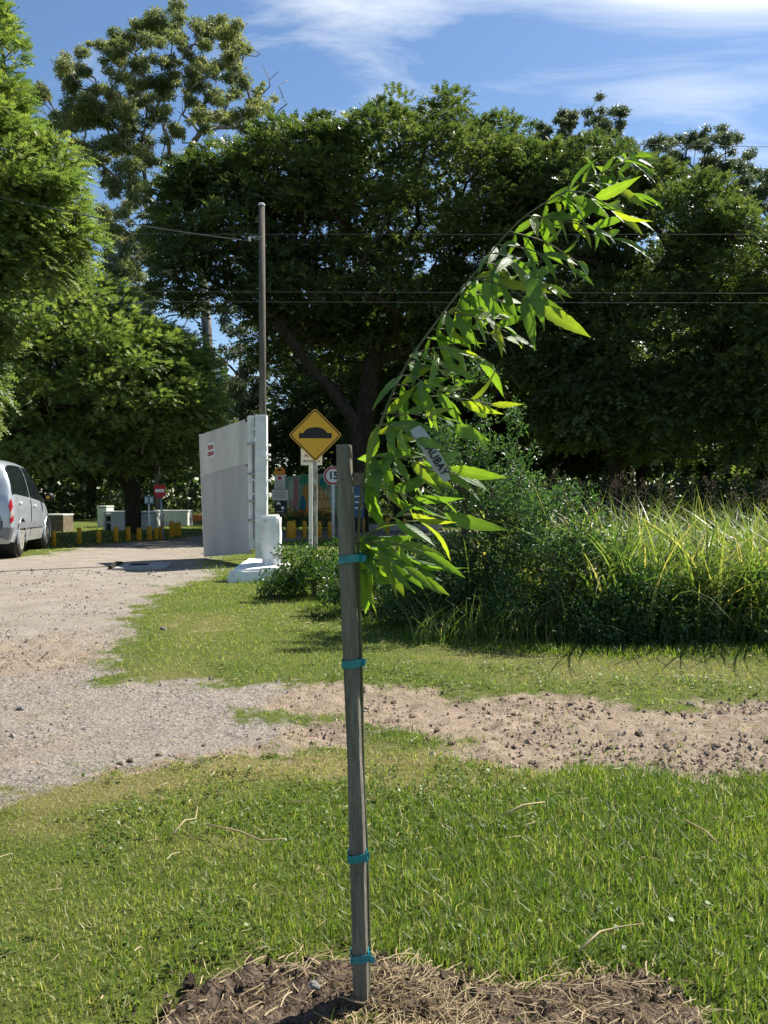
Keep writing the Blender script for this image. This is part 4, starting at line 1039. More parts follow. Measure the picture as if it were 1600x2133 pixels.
setp(link('tall_grass', np_mesh('tall_grass', V, [T], M['tall'], False, {'tint': A})), 'tall arching green grass with yellowing blades at the right', kind='stuff')
ps = []; stalk = MB()
for i in range(26):
    a = RNG.uniform(1120, 1640); d = RNG.uniform(7.2, 9.8); h = RNG.uniform(1.02, 1.34)
    b = Vector(at(a, d)); lean = Vector((RNG.normal(0, .08), RNG.normal(0, .05), 0))
    tip = b + Vector((0, 0, h)) + lean
    stalk.tube([b, b.lerp(tip, .6) + Vector((0, 0, .02)), tip], [0.004, 0.003, 0.0015], 4)
    n = 60; t = RNG.uniform(0, 1, n)
    p = np.array(tip)[None] - np.array([0, 0, 1.0]) * (t * 0.22)[:, None] + RNG.normal(0, 1, (n, 3)) * (0.012 + 0.035 * t)[:, None] * [1, 1, .5]
    ps.append(oval_leaves(p, unit(RNG.normal(0, .5, (n, 3)) + [0, 0, .6]), RNG.uniform(.012, .03, n), RNG.uniform(.005, .010, n), RNG.uniform(0, 1, n)))
V, T, A = join(ps)
sv = np.array([tuple(q) for q in stalk.v]); 
T2 = np.array([f for f in stalk.f if len(f) == 4]) + len(V)
setp(link('seed_heads', np_mesh('seed_heads', np.concatenate([V, sv]), [T, T2], M['plume'], False, {'tint': np.concatenate([A, np.full(len(sv), .6)])})), 'brown feathery seed heads standing above the tall grass', kind='stuff')

# ------------------------------------------------------------------ stake, ties, sapling, tag
DS = 1.712
s_top, s_bot = P(718, 927, DS), P(753, 2125, DS)
def stake_mesh():
    b = MB(); N = 14; v = []; f = []
    for i in range(N):
        t = i / (N - 1); c = s_bot.lerp(s_top, t)
        w = 0.0149 + 0.0007 * math.sin(9 * t + 1) + (0.0010 if 0.25 < t < 0.4 else 0) + random.uniform(-.0004, .0004)
        c = c + Vector((0.002 * math.sin(5 * t), 0, 0)); ch = w * 0.42
        ring = [(-w, -w + ch), (-w + ch, -w), (w - ch * .35, -w), (w, -w + ch * .35), (w, w), (-w, w)]
        a = math.radians(-8)
        for x_, y_ in ring: v.append((c.x + x_ * math.cos(a) - y_ * math.sin(a), c.y + x_ * math.sin(a) + y_ * math.cos(a), c.z))
    for i in range(N - 1):
        for k in range(6): f.append((i * 6 + k, i * 6 + (k + 1) % 6, i * 6 + 6 + (k + 1) % 6, i * 6 + 6 + k))
    f.append(tuple(range((N - 1) * 6, N * 6))); b.add(v, f); return b
setp(stake_mesh().build('wooden_stake', M['stake'], None, False, 0.0012), 'weathered grey wooden stake driven into the dug earth with teal ties', 'stake')
def stakex(py):
    t = (py - 927) / (2125 - 927); return s_top.lerp(s_bot, t)
STEM_PX = [(764, 2100), (768, 1985), (764, 1778), (757, 1640), (752, 1376), (748, 1240), (746, 1161), (748, 1080), (757, 1000), (775, 940), (805, 850), (850, 755), (925, 650), (990, 568), (1080, 462), (1190, 392), (1300, 338)]
STEM = [P(a, b, DS + 0.018 + 0.02 * max(0, (1000 - b)) / 700) for a, b in STEM_PX]
for py, ex, lab in ((1161, .031, 'highest teal tie round the stake, beside the lowest sapling leaves'), (1376, .022, 'teal tie round the stake level with the grass island'), (1778, .021, 'teal tie round the stake against the foreground lawn'), (1987, .018, 'teal tie on the stake just above the dug earth, glinting'), (2108, .018, 'lowest teal tie half buried in straw at the stake foot')):
    c = stakex(py); b = MB(); h = S(16, DS) / 2; N = 18; v = []; f = []
    for k in range(N):
        an = 2 * math.pi * k / N; x_ = math.cos(an); y_ = math.sin(an)
        rx = 0.0190 if x_ < 0 else (ex if abs(y_) < .6 else 0.022)
        q = (c.x + math.copysign(min(abs(x_) * 1.25, 1), x_) * rx, c.y + math.copysign(min(abs(y_) * 1.25, 1), y_) * 0.0205)
        for dz, sc in ((-h, 1), (h, 1)): v.append((q[0], q[1], c.z + dz + 0.003 * x_ + random.uniform(-.0008, .0008)))
    for k in range(N): k2 = (k + 1) % N; f.append((2 * k, 2 * k2, 2 * k2 + 1, 2 * k + 1))
    b.add(v, f); b.box((c.x + ex + 0.002, c.y - 0.004, c.z), (0.007, 0.0015, 2 * h), 0.5)
    ta = random.uniform(-.9, .3); q0 = Vector((c.x + ex - .004, c.y - .010, c.z)); tl = random.uniform(.012, .024)
    q1 = q0 + Vector((tl * math.cos(ta), -.006, tl * math.sin(ta)))
    b.add([q0 + Vector((0, 0, h * .9)), q0 - Vector((0, 0, h * .9)), q1 - Vector((.004, 0, h * .7)), q1 + Vector((-.002, .003, h * .8))], [(0, 1, 2, 3)])
    o = b.build('plant_tie', M['tie']); m_ = o.modifiers.new('solid', 'SOLIDIFY'); m_.thickness = 0.001
    setp(o, lab, 'tie', 'teal ties round the stake')

def leaflet_mesh(seed):
    rr = random.Random(seed); N = 12; v = []; f = []; rr_w = rr.uniform(.10, .135)
    bend, fold, tw = rr.uniform(-0.05, 0.5), rr.uniform(0.10, 0.55), rr.uniform(-0.7, 0.7)
    for i in range(N + 1):
        t = i / N
        w = rr_w * (math.sin(math.pi * t ** 0.82) ** 0.85) * (1 - 0.25 * t) + 0.004
        w *= 1.10 if (i % 2 and 2 < i < N - 1) else 0.95
        z = -bend * t * t
        for s_ in (-1, 0, 1):
            v.append((s_ * w * math.cos(tw * t) + 0.03 * math.sin(4 * t) * bend, t - (0.02 if s_ and i % 2 else 0), z + abs(s_) * w * fold + s_ * w * tw * t))
    for i in range(N):
        a = 3 * i
        f += [(a, a + 1, a + 4, a + 3), (a + 1, a + 2, a + 5, a + 4)]
    me = bpy.data.meshes.new('leaflet'); me.from_pydata(v, [], f); me.update()
    me.polygons.foreach_set('use_smooth', [True] * len(me.polygons))
    a1 = me.attributes.new('across', 'FLOAT', 'POINT'); a1.data.foreach_set('value', [0.0 if k % 3 == 1 else 1.0 for k in range(len(v))])
    a2 = me.attributes.new('along', 'FLOAT', 'POINT'); a2.data.foreach_set('value', [(k // 3) / N for k in range(len(v))])
    me.materials.append(M['leaflet']); return me
LEAF = [leaflet_mesh(i) for i in range(18)]
sap = empty('ash_sapling', STEM[0], 'young ash sapling bending to the right, tied to the wooden stake', 'sapling')
INV = Matrix.Translation(-Vector(STEM[0]))
def smooth_line(pts, m=4):
    out = []
    for i in range(len(pts) - 1):
        p0, p1, p2, p3 = pts[max(i - 1, 0)], pts[i], pts[i + 1], pts[min(i + 2, len(pts) - 1)]
        for k in range(m):
            t = k / m
            out.append(0.5 * ((2 * p1) + (p2 - p0) * t + (2 * p0 - 5 * p1 + 4 * p2 - p3) * t * t + (3 * p1 - p0 - 3 * p2 + p3) * t ** 3))
    out.append(pts[-1]); return out
sl = smooth_line(STEM)
o = MB().tube(sl, [0.0052 - 0.0040 * (i / (len(sl) - 1)) for i in range(len(sl))], 8).build('stem', M['stem'], sap, True); o.matrix_parent_inverse = INV
# compound leaves: start px, end px, leaflet length px, pairs, droop, depth shift of the tip
CL = [(1300, 338, 1325, 342, 72, 2, -0.05, .02), (1255, 360, 1300, 372, 64, 2, 0.05, .05), (1215, 380, 1300, 410, 74, 3, 0.10, -.05), (1165, 405, 1290, 452, 78, 3, 0.12, .04), (1130, 425, 1255, 425, 72, 3, 0.05, .10), (1100, 447, 1262, 498, 76, 4, 0.15, -.04),
      (1065, 480, 1190, 545, 76, 3, 0.2, .08), (1040, 508, 1175, 560, 62, 2, 0.0, -.06), (1010, 545, 1120, 595, 84, 3, 0.1, .03), (985, 575, 1110, 640, 92, 3, 0.35, -.06), (955, 612, 1060, 640, 84, 3, 0.4, .07),
      (925, 650, 1050, 695, 84, 3, 0.3, -.02), (900, 685, 1040, 705, 74, 3, 0.15, .09), (865, 735, 965, 738, 88, 3, 0.1, -.07), (850, 755, 940, 790, 76, 2, 0.4, .05), (830, 800, 950, 838, 84, 3, 0.25, -.05), (815, 830, 1005, 842, 84, 4, 0.1, .06),
      (800, 860, 930, 890, 92, 3, 0.3, -.08), (785, 900, 850, 935, 84, 3, 0.5, .04), (770, 950, 900, 985, 92, 3, 0.3, -.03), (765, 975, 935, 988, 112, 2, 0.4, .02), (757, 1005, 850, 1040, 92, 3, 0.6, .07), (755, 1010, 910, 1070, 112, 3, 0.35, -.05),
      (748, 1120, 860, 1085, 104, 2, 0.8, .05), (747, 1130, 870, 1150, 100, 3, 0.6, -.06), (748, 1160, 830, 1150, 108, 2, 1.1, -.02), (750, 1190, 845, 1195, 104, 3, 0.9, .04)]
nleaf = 0
rl = random.Random(5)
CL = [(a, b_, c, d_, e_ * .95, f_ + (1 if b_ < 700 else 0), g_, h_) for a, b_, c, d_, e_, f_, g_, h_ in CL]
CL += [(a + 25, b_ - 18 + (a % 3) * 12, c - 10, d_ - 14, e_ * .9, max(2, f_ - 1), g_, -h_ * 1.5) for a, b_, c, d_, e_, f_, g_, h_ in CL[2::3]]
CL += [(1185, 395, 1270, 440, 72, 2, .15, -.10), (1025, 525, 1090, 570, 80, 2, .3, -.12), (970, 592, 1040, 650, 84, 3, .4, .14), (890, 700, 990, 760, 82, 3, .3, .12), (840, 780, 900, 820, 84, 2, .4, -.12), (790, 885, 860, 915, 84, 3, .3, -.12),
       (765, 965, 890, 1030, 96, 3, .4, .14), (752, 1050, 850, 1110, 92, 2, .6, .10), (750, 1165, 900, 1190, 100, 2, .5, .12)]
for ci, (x0, y0, x1, y1, Lp, pairs, droop, dsh) in enumerate(CL):
    d0 = DS + 0.018 + 0.02 * max(0, (1000 - y0)) / 700
    a, e = P(x0 - 6, y0 + 2, d0), P(x1 + (x1 - x0) * .10, y1, d0 + dsh * 1.6)
    mid = a.lerp(e, .5) + Vector((0, 0, 0.012))
    rach = smooth_line([a, mid, e], 4)
    st = MB().tube(rach, [0.0016 - 0.0007 * i / (len(rach) - 1) for i in range(len(rach))], 5).build('leaf_stalk', M['stem'], sap, True)
    st.matrix_parent_inverse = INV
    dr_ = (e - a).normalized()
    nrm = Vector((rl.uniform(-.5, .35), rl.uniform(-1.0, -0.2), rl.uniform(-.75, .8))).normalized()
    side = dr_.cross(nrm).normalized(); nrm = side.cross(dr_).normalized()
    todo = [(1.0, 0)]
    for k in range(pairs):
        t = 0.06 + 0.84 * (k + 0.2) / max(1, pairs)
        todo += [(t, -1), (t, 1)]
    for t, s_ in todo:
        p = rach[min(len(rach) - 1, int(round(t * (len(rach) - 1))))]
        d = dr_ * (1.0 if s_ == 0 else (0.75 if t > .2 else 0.15)) + side * s_ * rl.uniform(.55, .95) + nrm * rl.uniform(-.25, .25) + Vector((0.28, 0, -droop * rl.uniform(.3, 1.0))) + Vector((rl.uniform(-.15, .15), rl.uniform(-.25, .25), rl.uniform(-.15, .1)))
        d.normalize()
        n_ = (nrm + Vector((rl.uniform(-.7, .7), rl.uniform(-.6, .5), rl.uniform(-.7, .7)))); n_ = (n_ - d * n_.dot(d)).normalized()
        sx3 = d.cross(n_)
        Ls = S(Lp, DS) * rl.uniform(.76, 1.26) * (1.08 if s_ == 0 else 1.0)
        if DS - .2 < p.y + d.y * Ls * .5 < DS - 0.03 and 0.085 < p.x + d.x * Ls * .6 < 0.155 and abs(p.z + d.z * Ls * .6 - 1.14) < 0.075: continue
        if nleaf >= 300: continue
        lf = link('leaflet', LEAF[rl.randrange(18)], st)
        lf.matrix_parent_inverse = Matrix.Identity(4)
        mt = Matrix((sx3, d, n_)).transposed().to_4x4(); mt.translation = p
        lf.matrix_parent_inverse = Matrix.Identity(4)
        lf.matrix_basis = mt @ Matrix.Diagonal((Ls * rl.uniform(.9, 1.15), Ls, Ls, 1)); nleaf += 1
# paper tag hanging in the leaves
c0, c1_ = P(866, 893, DS - 0.15), P(926, 992, DS - 0.16)
ax = (c1_ - c0).normalized(); nr2 = Vector((0.25, -1, 0.15)); nr2 = (nr2 - ax * nr2.dot(ax)).normalized(); sd2 = nr2.cross(ax)
b = MB(); v = []; f = []; LT = (c1_ - c0).length * 1.12; WT = S(28, DS)
for i in range(9):
    t = i / 8
    wv = WT * (1 if 0.06 < t < 0.8 else 0.75 if t < 0.97 else 0.45)
    for s_ in (-.5, .5): v.append(c0 + ax * LT * (t - 0.02) + sd2 * wv * s_ + nr2 * (0.006 * math.sin(3 * t)))
for i in range(8): f.append((2 * i, 2 * i + 1, 2 * i + 3, 2 * i + 2))
b.add(v, f)
tg_ = b.build('plant_label', M['paper']); m_ = tg_.modifiers.new('solid', 'SOLIDIFY'); m_.thickness = 0.0006
setp(tg_, 'pale handwritten plant label strip hanging among the sapling leaves', 'label')
tx = text_obj('lettering', 'GAUBAY', S(23, DS), M['ink'], tg_, (0, 0, 0), 0.02, depth=0.0002, xs=.8)
mt = Matrix((ax, -sd2, nr2)).transposed().to_4x4() if ax.cross(-sd2).dot(nr2) > 0 else Matrix((ax, sd2, nr2)).transposed().to_4x4()
mt.translation = c0 + ax * LT * 0.56 + nr2 * 0.0085
tx.matrix_basis = mt @ Matrix.Diagonal((.85, 1, 1, 1))

# ------------------------------------------------------------------ gate, post, pole, pillar
TL, BL, TR, BR = P(417, 905, 14.3), P(427, 1160, 14.3), P(524, 868, 12.8), P(527, 1152, 12.8)
gate = empty('gate_leaf', BL, 'large pale sheet-metal gate leaf standing open and sagging, with grey lower half', 'gate')
GI = Matrix.Translation(-BL)
gn = (TR - TL).cross(BL - TL).normalized()
if gn.y > 0: gn = -gn
def gp(u, v_, off=0.0):
    return TL.lerp(TR, u).lerp(BL.lerp(BR, u), v_) + gn * off
def slab(u0, u1, v0, v1, o0, o1):
    b = MB(); q = [gp(u0, v0, o0), gp(u1, v0, o0), gp(u1, v1, o0), gp(u0, v1, o0), gp(u0, v0, o1), gp(u1, v0, o1), gp(u1, v1, o1), gp(u0, v1, o1)]
    b.add(q, [(0, 3, 2, 1), (4, 5, 6, 7), (0, 1, 5, 4), (1, 2, 6, 5), (2, 3, 7, 6), (3, 0, 4, 7)]); return b
def gpart(name, mb_, mat, bev=0.0, lab=None):
    o_ = mb_.build(name, mat, gate, False, bev); o_.matrix_parent_inverse = GI
    if lab: o_['label'] = lab
    return o_
SV = 0.335
for u0, u1 in ((0.012, 0.45), (0.453, 0.955)):
    gpart('upper_panel', slab(u0, u1, 0.004, SV, 0.012, -0.004), M['gate_up'], 0.002)
    gpart('lower_panel', slab(u0, u1, SV + 0.004, 0.985, 0.018, -0.004), M['gate_low'], 0.002, 'grey darker sheet')
gpart('frame_rail', slab(0.0, 0.012, 0, 1, 0.022, -0.03), M['white_paint'])
gpart('frame_rail', slab(0.955, 1.0, -0.01, 0.97, 0.03, -0.05), M['white_paint'])
gpart('cross_rail', slab(0.012, 0.955, 0.985, 1.0, 0.010, -0.03), M['gate_low'])
for vv in (0.2, 0.42, 0.62, 0.76):
    b = MB(); q = gp(1.0, vv, 0.03); b.tube([q - Vector((.05, 0, 0)), q + Vector((0.10, 0, .01))], 0.018, 6)
    gpart('hinge', b, M['steel'])
for vv, o_ in ((0.02, 0.032), (0.35, 0.02)):
    q = gp(0.94, vv, o_); gpart('hole', MB().box(q, (0.03, 0.006, 0.045)), M['black'])
nt = gpart('notice', slab(0.155, 0.315, 0.098, 0.215, 0.020, 0.014), M['sign_white'], 0, 'white notice with two lines of red lettering')
ux = (gp(.3, .15) - gp(.2, .15)).normalized(); uy = (gp(.2, .1) - gp(.2, .2)).normalized(); un = ux.cross(uy).normalized(); uy = un.cross(ux)
for body, vv, sz in (('PORTON', 0.135, .10), ('CERRADO', 0.185, .10)):
    tx = text_obj('lettering', body, sz, M['sign_red'], nt, (0, 0, 0), 0.02, depth=0.001)
    mt = Matrix((ux, uy, un)).transposed().to_4x4(); mt.translation = gp(0.235, vv, 0.024)
    tx.matrix_parent_inverse = Matrix.Identity(4); tx.matrix_basis = mt @ Matrix.Diagonal((.52 if body == 'CERRADO' else .50, 1, 1, 1))
# hinge post with fixing bolts
dP = 12.75; x0, x1 = P(531, 900, dP).x, P(555, 900, dP).x
zt = P(540, 864, dP).z
gp_ = empty('gate_post', ((x0 + x1) / 2, dP + .09, 0), 'tall white-painted rectangular gate post in front of the utility pole', 'post')
MB().box((0, 0, zt / 2), (x1 - x0, 0.16, zt)).build('shaft', M['white_paint'], gp_, False, 0.008)
for sx4, zs in ((1, (928, 948, 958, 1002, 1030)), (-1, (893, 922, 1000, 1030))):
    for k in zs:
        MB().tube([((x1 - x0) / 2 * sx4, -0.03, P(540, k, dP).z), (((x1 - x0) / 2 + .055) * sx4, -0.03, P(540, k, dP).z + .01)], [0.013, 0.022], 6).build('bolt', M['white_paint'], gp_)
o = MB().box((0, 0, 0), (0.035, .03, 1.5)).build('hinge_bar', M['rust'], gp_); o.location = (-(x1 - x0) / 2 - .045, -.02, 1.15)
# utility pole
dP2 = 14.2; pb = P(548, 1100, dP2); zt = P(547, 428, dP2).z
pole = empty('utility_pole', (pb.x, dP2, 0), 'tall weathered wooden utility pole rising behind the gate post', 'pole')
MB().tube([(0, 0, -.1), (0.0, 0, zt * .5), (-.01, 0, zt)], [0.066, 0.058, 0.052], 10).build('shaft', M['pole'], pole, True)
MB().lathe([(0.056, 0), (0.056, .03), (0.03, .045)], 'z', (-.01, 0, zt - .005), 12).build('cap', M['sign_white'], pole)
br = MB(); zb = P(520, 498, dP2).z
br.tube([(0, -.06, zb + .01), (-.10, -.08, zb + .02), (-.19, -.09, zb + .01)], 0.010, 6); br.tube([(0, -.06, zb - .04), (-.19, -.09, zb + .005)], 0.006, 5)
br.build('bracket', M['steel'], pole)
MB().lathe([(0.012, 0), (0.03, .02), (0.02, .04), (0.032, .06), (0.012, .085)], 'z', (-.20, -.09, zb - .07), 10).build('insulator', M['sign_white'], pole, True)
# white pillar on a plinth
dq = 10.55; pil = empty('masonry_pillar', (P(530, 1200, dq).x, dq, 0), 'small whitewashed pillar with chipped front on a sloping white plinth', 'pillar')
def lp(px, d): return P(px, 1100, d).x - pil.location.x
def rough_block(pts_lo, pts_hi, z_lo, z_hi, jit, nseg=5):
    import bmesh
    bm = bmesh.new()
    lo = [bm.verts.new((x_, y_, z)) for (x_, y_), z in zip(pts_lo, z_lo)]; hi = [bm.verts.new((x_, y_, z)) for (x_, y_), z in zip(pts_hi, z_hi)]
    bm.faces.new(lo[::-1]); bm.faces.new(hi)
    for k in range(4): bm.faces.new((lo[k], lo[(k + 1) % 4], hi[(k + 1) % 4], hi[k]))
    bmesh.ops.bevel(bm, geom=bm.edges[:], offset=0.03, segments=2, affect='EDGES')
    bmesh.ops.triangulate(bm, faces=bm.faces[:])
    bmesh.ops.subdivide_edges(bm, edges=[e_ for e_ in bm.edges if e_.calc_length() > .06], cuts=nseg, use_grid_fill=True)
    r_ = random.Random(3)
    for q in bm.verts:
        q.co += Vector((math.sin(q.co.z * 23 + q.co.y * 9), math.sin(q.co.x * 19 + q.co.z * 14), math.sin(q.co.x * 15 + q.co.y * 21))) * jit + Vector((r_.uniform(-1, 1), r_.uniform(-1, 1), r_.uniform(-1, 1))) * jit * .35
    m_ = MB(); bm.verts.index_update(); m_.add([q.co.copy() for q in bm.verts], [[q.index for q in f_.verts] for f_ in bm.faces]); bm.free(); return m_
zl = lambda py, d: P(500, py, d).z
xa, xb = lp(466, 10.2), lp(592, 10.0)
rough_block([(xa, -.40), (xb, -.52), (xb + .05, .42), (xa + .12, .48)], [(lp(478, 10.2), -.33), (lp(585, 10.05), -.46), (xb - .03, .36), (xa + .16, .42)], [-.1] * 4, [zl(1187, 10.2), zl(1183, 10.1), .20, .25], 0.006).build('plinth', M['plinth'], pil, False)
rough_block([(lp(547, 10.55), .0), (lp(583, 10.55), -.02), (lp(583, 10.55), .24), (lp(547, 10.55), .26)], [(lp(540, 10.55), -.02), (lp(582, 10.55), -.03), (lp(582, 10.55), .24), (lp(540, 10.55), .24)], [.10] * 4, [zl(1074, 10.5)] * 4, 0.005).build('shaft', M['plinth'], pil, False)
rough_block([(lp(563, 10.45), -.045), (lp(581, 10.45), -.05), (lp(581, 10.45), .06), (lp(563, 10.45), .06)], [(lp(562, 10.45), -.045), (lp(581, 10.45), -.05), (lp(581, 10.45), .06), (lp(562, 10.45), .06)], [.12] * 4, [zl(1082, 10.4)] * 4, 0.002, 3).build('corner_post', M['white_paint'], pil, False)
rough_block([(lp(546, 10.5), -.045), (lp(560, 10.5), -.045), (lp(560, 10.5), .05), (lp(546, 10.5), .05)], [(lp(544, 10.5), -.045), (lp(561, 10.5), -.045), (lp(561, 10.5), .05), (lp(544, 10.5), .05)], [zl(1093, 10.5)] * 4, [zl(1083, 10.5)] * 4, 0.008, 3).build('brick', M['brick'], pil, False)
# cover slab with grate set in the road
g0 = G(300, 1181); sl_ = empty('drain_cover', (g0.x, g0.y, 0), 'flat concrete drain cover with a dark square grate in the gravel', 'drain')
MB().box((0, 0, 0.014), (0.72, 1.0, 0.03), 0.12).build('slab', M['concrete'], sl_, False, 0.008)
MB().box((-0.10, 0.1, 0.031), (0.26, 0.26, 0.012), 0.12).build('grate', M['soot_shadow'], sl_)
cu = MB()
cu.tube([(-.50, .5, 0.02), (-.44, .1, .035), (-.36, -.45, .03)], [.03, .045, .03], 6); cu.build('shadow_edge', M['soot_shadow'], sl_)  # dark tube stands in for the left edge of the gate's shadow

# ------------------------------------------------------------------ signs
def rrect(hw, hh, r=0.0, n=4):
    if r <= 0: return [(-hw, -hh), (hw, -hh), (hw, hh), (-hw, hh)]
    out = []
    for cx_, cz_, a0 in ((hw - r, -hh + r, -90), (hw - r, hh - r, 0), (-hw + r, hh - r, 90), (-hw + r, -hh + r, 180)):
        for k in range(n + 1):
            a = math.radians(a0 + 90 * k / n); out.append((cx_ + r * math.cos(a), cz_ + r * math.sin(a)))
    return out
def rot45(pts): c = math.sqrt(.5); return [((x_ - z_) * c, (x_ + z_) * c) for x_, z_ in pts]
def circle(r, n=32): return [(r * math.cos(2 * math.pi * k / n), r * math.sin(2 * math.pi * k / n)) for k in range(n)]
d = 16.6; bs = P(656, 1146, d); hb = empty('speed_bump_sign', (bs.x, d, 0), 'yellow diamond road sign with black speed bump symbol on a peeling white wooden post', 'sign')
zc_ = P(657, 906, d).z; off = P(657, 906, d).x - bs.x; side_ = S(56, d) / math.sqrt(2) 
def shift(pts, dx, dz): return [(x_ + dx, z_ + dz) for x_, z_ in pts]
MB().box((0.0, 0.055, zc_ / 2 - .12), (0.085, 0.08, zc_ + .05)).build('post', M['postwood'], hb, False, 0.006)
MB().prism(shift(rot45(rrect(side_, side_, .06)), off, zc_), -0.012, 0.0).build('panel', M['yellow'], hb)
bb = MB(); o1 = shift(rot45(rrect(side_ * .955, side_ * .955, .05)), off, zc_); i1 = shift(rot45(rrect(side_ * .90, side_ * .90, .04)), off, zc_); n_ = len(o1)
bb.add([(x_, -.0145, z_) for x_, z_ in o1] + [(x_, -.0145, z_) for x_, z_ in i1], [(k, (k + 1) % n_, (k + 1) % n_ + n_, k + n_) for k in range(n_)]); bb.build('border', M['black'], hb)
q = S(1, d); hump = [(-34 * q, -7 * q), (34 * q, -7 * q), (34 * q, 4 * q), (25 * q, 4 * q)] + [(23.5 * q * math.cos(math.radians(a)), 4 * q + 12 * q * math.sin(math.radians(a))) for a in range(12, 169, 12)] + [(-25 * q, 4 * q), (-34 * q, 4 * q)]
MB().prism(shift(hump, off, zc_ + 0 * q), -.0165, -.0125).build('bump_symbol', M['black'], hb)
# white board behind it
d = 17.1; bs = P(647, 1142, d); e = empty('white_notice_board', (bs.x, d, 0), 'white board with black lettering half hidden behind the yellow diamond sign', 'sign')
z0, z1 = P(647, 969, d).z, P(647, 934, d).z; xl, xr = P(627, 950, d).x - bs.x, P(671, 950, d).x - bs.x
MB().box((0, .03, z0 / 2 + .1), (0.075, 0.05, z0 + .25)).build('post', M['white_paint'], e, False, .004)
MB().box(((xl + xr) / 2, -.008, (z0 + z1) / 2), (xr - xl, .012, z1 - z0)).build('board', M['sign_white'], e)
text_obj('lettering', 'MOTOCICLETAS', .062, M['ink'], e, ((xl + xr) / 2, -.0165, P(647, 961, d).z), .02, depth=.001, xs=.72)
text_obj('lettering', 'ACCESO', .075, M['ink'], e, ((xl + xr) / 2, -.0165, P(647, 949, d).z), .02, depth=.001, xs=1.0)
# speed limit
d = 21.5; bs = P(694, 1122, d); e = empty('speed_limit_sign', (bs.x, d, 0), 'round white speed limit sign reading 15 with a red rim on a pale post', 'sign')
zc_ = P(694, 991, d).z; R_ = S(19.5, d)
MB().tube([(0, .03, -.1), (0, .03, zc_ + R_ * .8)], .042, 10).build('post', M['white_paint'], e, True)
MB().prism(shift(circle(R_), 0, zc_), -.012, -.004).build('disc', M['sign_white'], e)
bb = MB(); o1, i1 = shift(circle(R_ * .95), 0, zc_), shift(circle(R_ * .75), 0, zc_)
bb.add([(x_, -.0145, z_) for x_, z_ in o1] + [(x_, -.0145, z_) for x_, z_ in i1], [(k, (k + 1) % 32, (k + 1) % 32 + 32, k + 32) for k in range(32)]); bb.build('red_rim', M['sign_red'], e)
text_obj('lettering', '15', R_ * 1.12, M['ink'], e, (0.01, -.0165, zc_), .035, depth=.001, xs=.95)
# cluster of small signs on one post
d = 22.0; bs = P(584, 1108, d); e = empty('notice_post', (bs.x, d, 0), 'post with orange warning sign, two cream notices and a black notice', 'sign')
def zz(py): return P(584, py, d).z
def xx(px): return P(px, 1000, d).x - bs.x
MB().box((0, .03, zz(985) / 2), (.06, .05, zz(985))).build('post', M['pole'], e)
MB().prism([(xx(575), zz(990)), (xx(591), zz(990)), (xx(595), zz(982)), (xx(590), zz(973)), (xx(577), zz(973)), (xx(571), zz(982))], -.012, 0).build('warning_sign', M['sign_orange'], e)
MB().box((xx(582), -.014, zz(979)), (.09, .003, .06)).build('symbol', M['black'], e)
for nm, a, b_, c_, d_, m_ in (('upper_notice', 572, 594, 990, 1018, 'cream'), ('lower_notice', 566, 600, 1020, 1042, 'cream'), ('dark_notice', 572, 597, 1043, 1069, 'black')):
    o = MB().box(((xx(a) + xx(b_)) / 2, -.006, (zz(c_) + zz(d_)) / 2), (xx(b_) - xx(a), .012, zz(c_) - zz(d_))).build(nm, M[m_], e)
    xm = (xx(a) + xx(b_)) / 2
    if nm == 'upper_notice':
        MB().prism(shift(circle(.05, 16), xm, zz(996)), -.0155, -.0125).build('red_symbol', M['sign_red'], o)
        for k in range(4): MB().box((xm, -.014, zz(1003 + 4 * k)), (.21, .003, .014)).build('text_line', M['greytext'], o)
    elif nm == 'lower_notice':
        for k in range(4): MB().box((xm, -.014, zz(1025 + 4 * k)), (.31 - .05 * (k % 2), .003, .016)).build('text_line', M['greytext'], o)
    else:
        MB().prism([(xx(576), zz(1052)), (xx(576), zz(1047)), (xx(580), zz(1045)), (xx(584), zz(1047)), (xx(585), zz(1052)), (xx(581), zz(1050))], -.0155, -.0125).build('white_symbol', M['sign_white'], o)
        MB().prism(shift(circle(.045, 12), xx(589), zz(1058)), -.0155, -.0125).build('white_symbol', M['sign_white'], o)
        MB().box((xm, -.014, zz(1066)), (.18, .003, .014)).build('text_line', M['sign_white'], o)
# painted welcome mural
d = 24.0; bs = P(650, 1100, d); e = empty('welcome_mural', (bs.x, d, 0), 'painted welcome board with orange, teal and green leaves behind the flower bed', 'sign')
MB().prism([(xx(585) if False else P(586, 1000, d).x - bs.x, P(650, 1096, d).z), (P(722, 1000, d).x - bs.x, P(650, 1096, d).z), (P(722, 1000, d).x - bs.x, P(650, 985, d).z), (P(640, 1000, d).x - bs.x, P(650, 988, d).z), (P(586, 1000, d).x - bs.x, P(650, 994, d).z)], 0, .05).build('board', M['mur_green'], e)
def mural(name, mat, pts, lay): MB().prism([(P(a, b_, d).x - bs.x, P(a, b_, d).z) for a, b_ in pts][::-1], -.004 * lay, -.004 * lay + .003).build(name, M[mat], e)
mural('orange_hill', 'mur_orange', [(625, 1092), (628, 1040), (632, 1015), (645, 1008), (664, 1012), (675, 1022), (686, 1040), (694, 1070), (694, 1092)], 1)
mural('pale_stripe', 'mur_pale', [(600, 1090), (602, 1005), (610, 995), (612, 1010), (606, 1090)], 1)
mural('pink_stripe', 'mur_pink', [(611, 1060), (612, 995), (620, 993), (621, 1040), (617, 1062)], 1)
mural('pink_stripe', 'mur_pink', [(602, 1065), (605, 1032), (608, 1045), (608, 1062)], 2)
mural('teal_leaf', 'mur_teal', [(624, 1058), (626, 1040), (631, 1030), (637, 1042), (638, 1056), (634, 1070), (627, 1070)], 2)
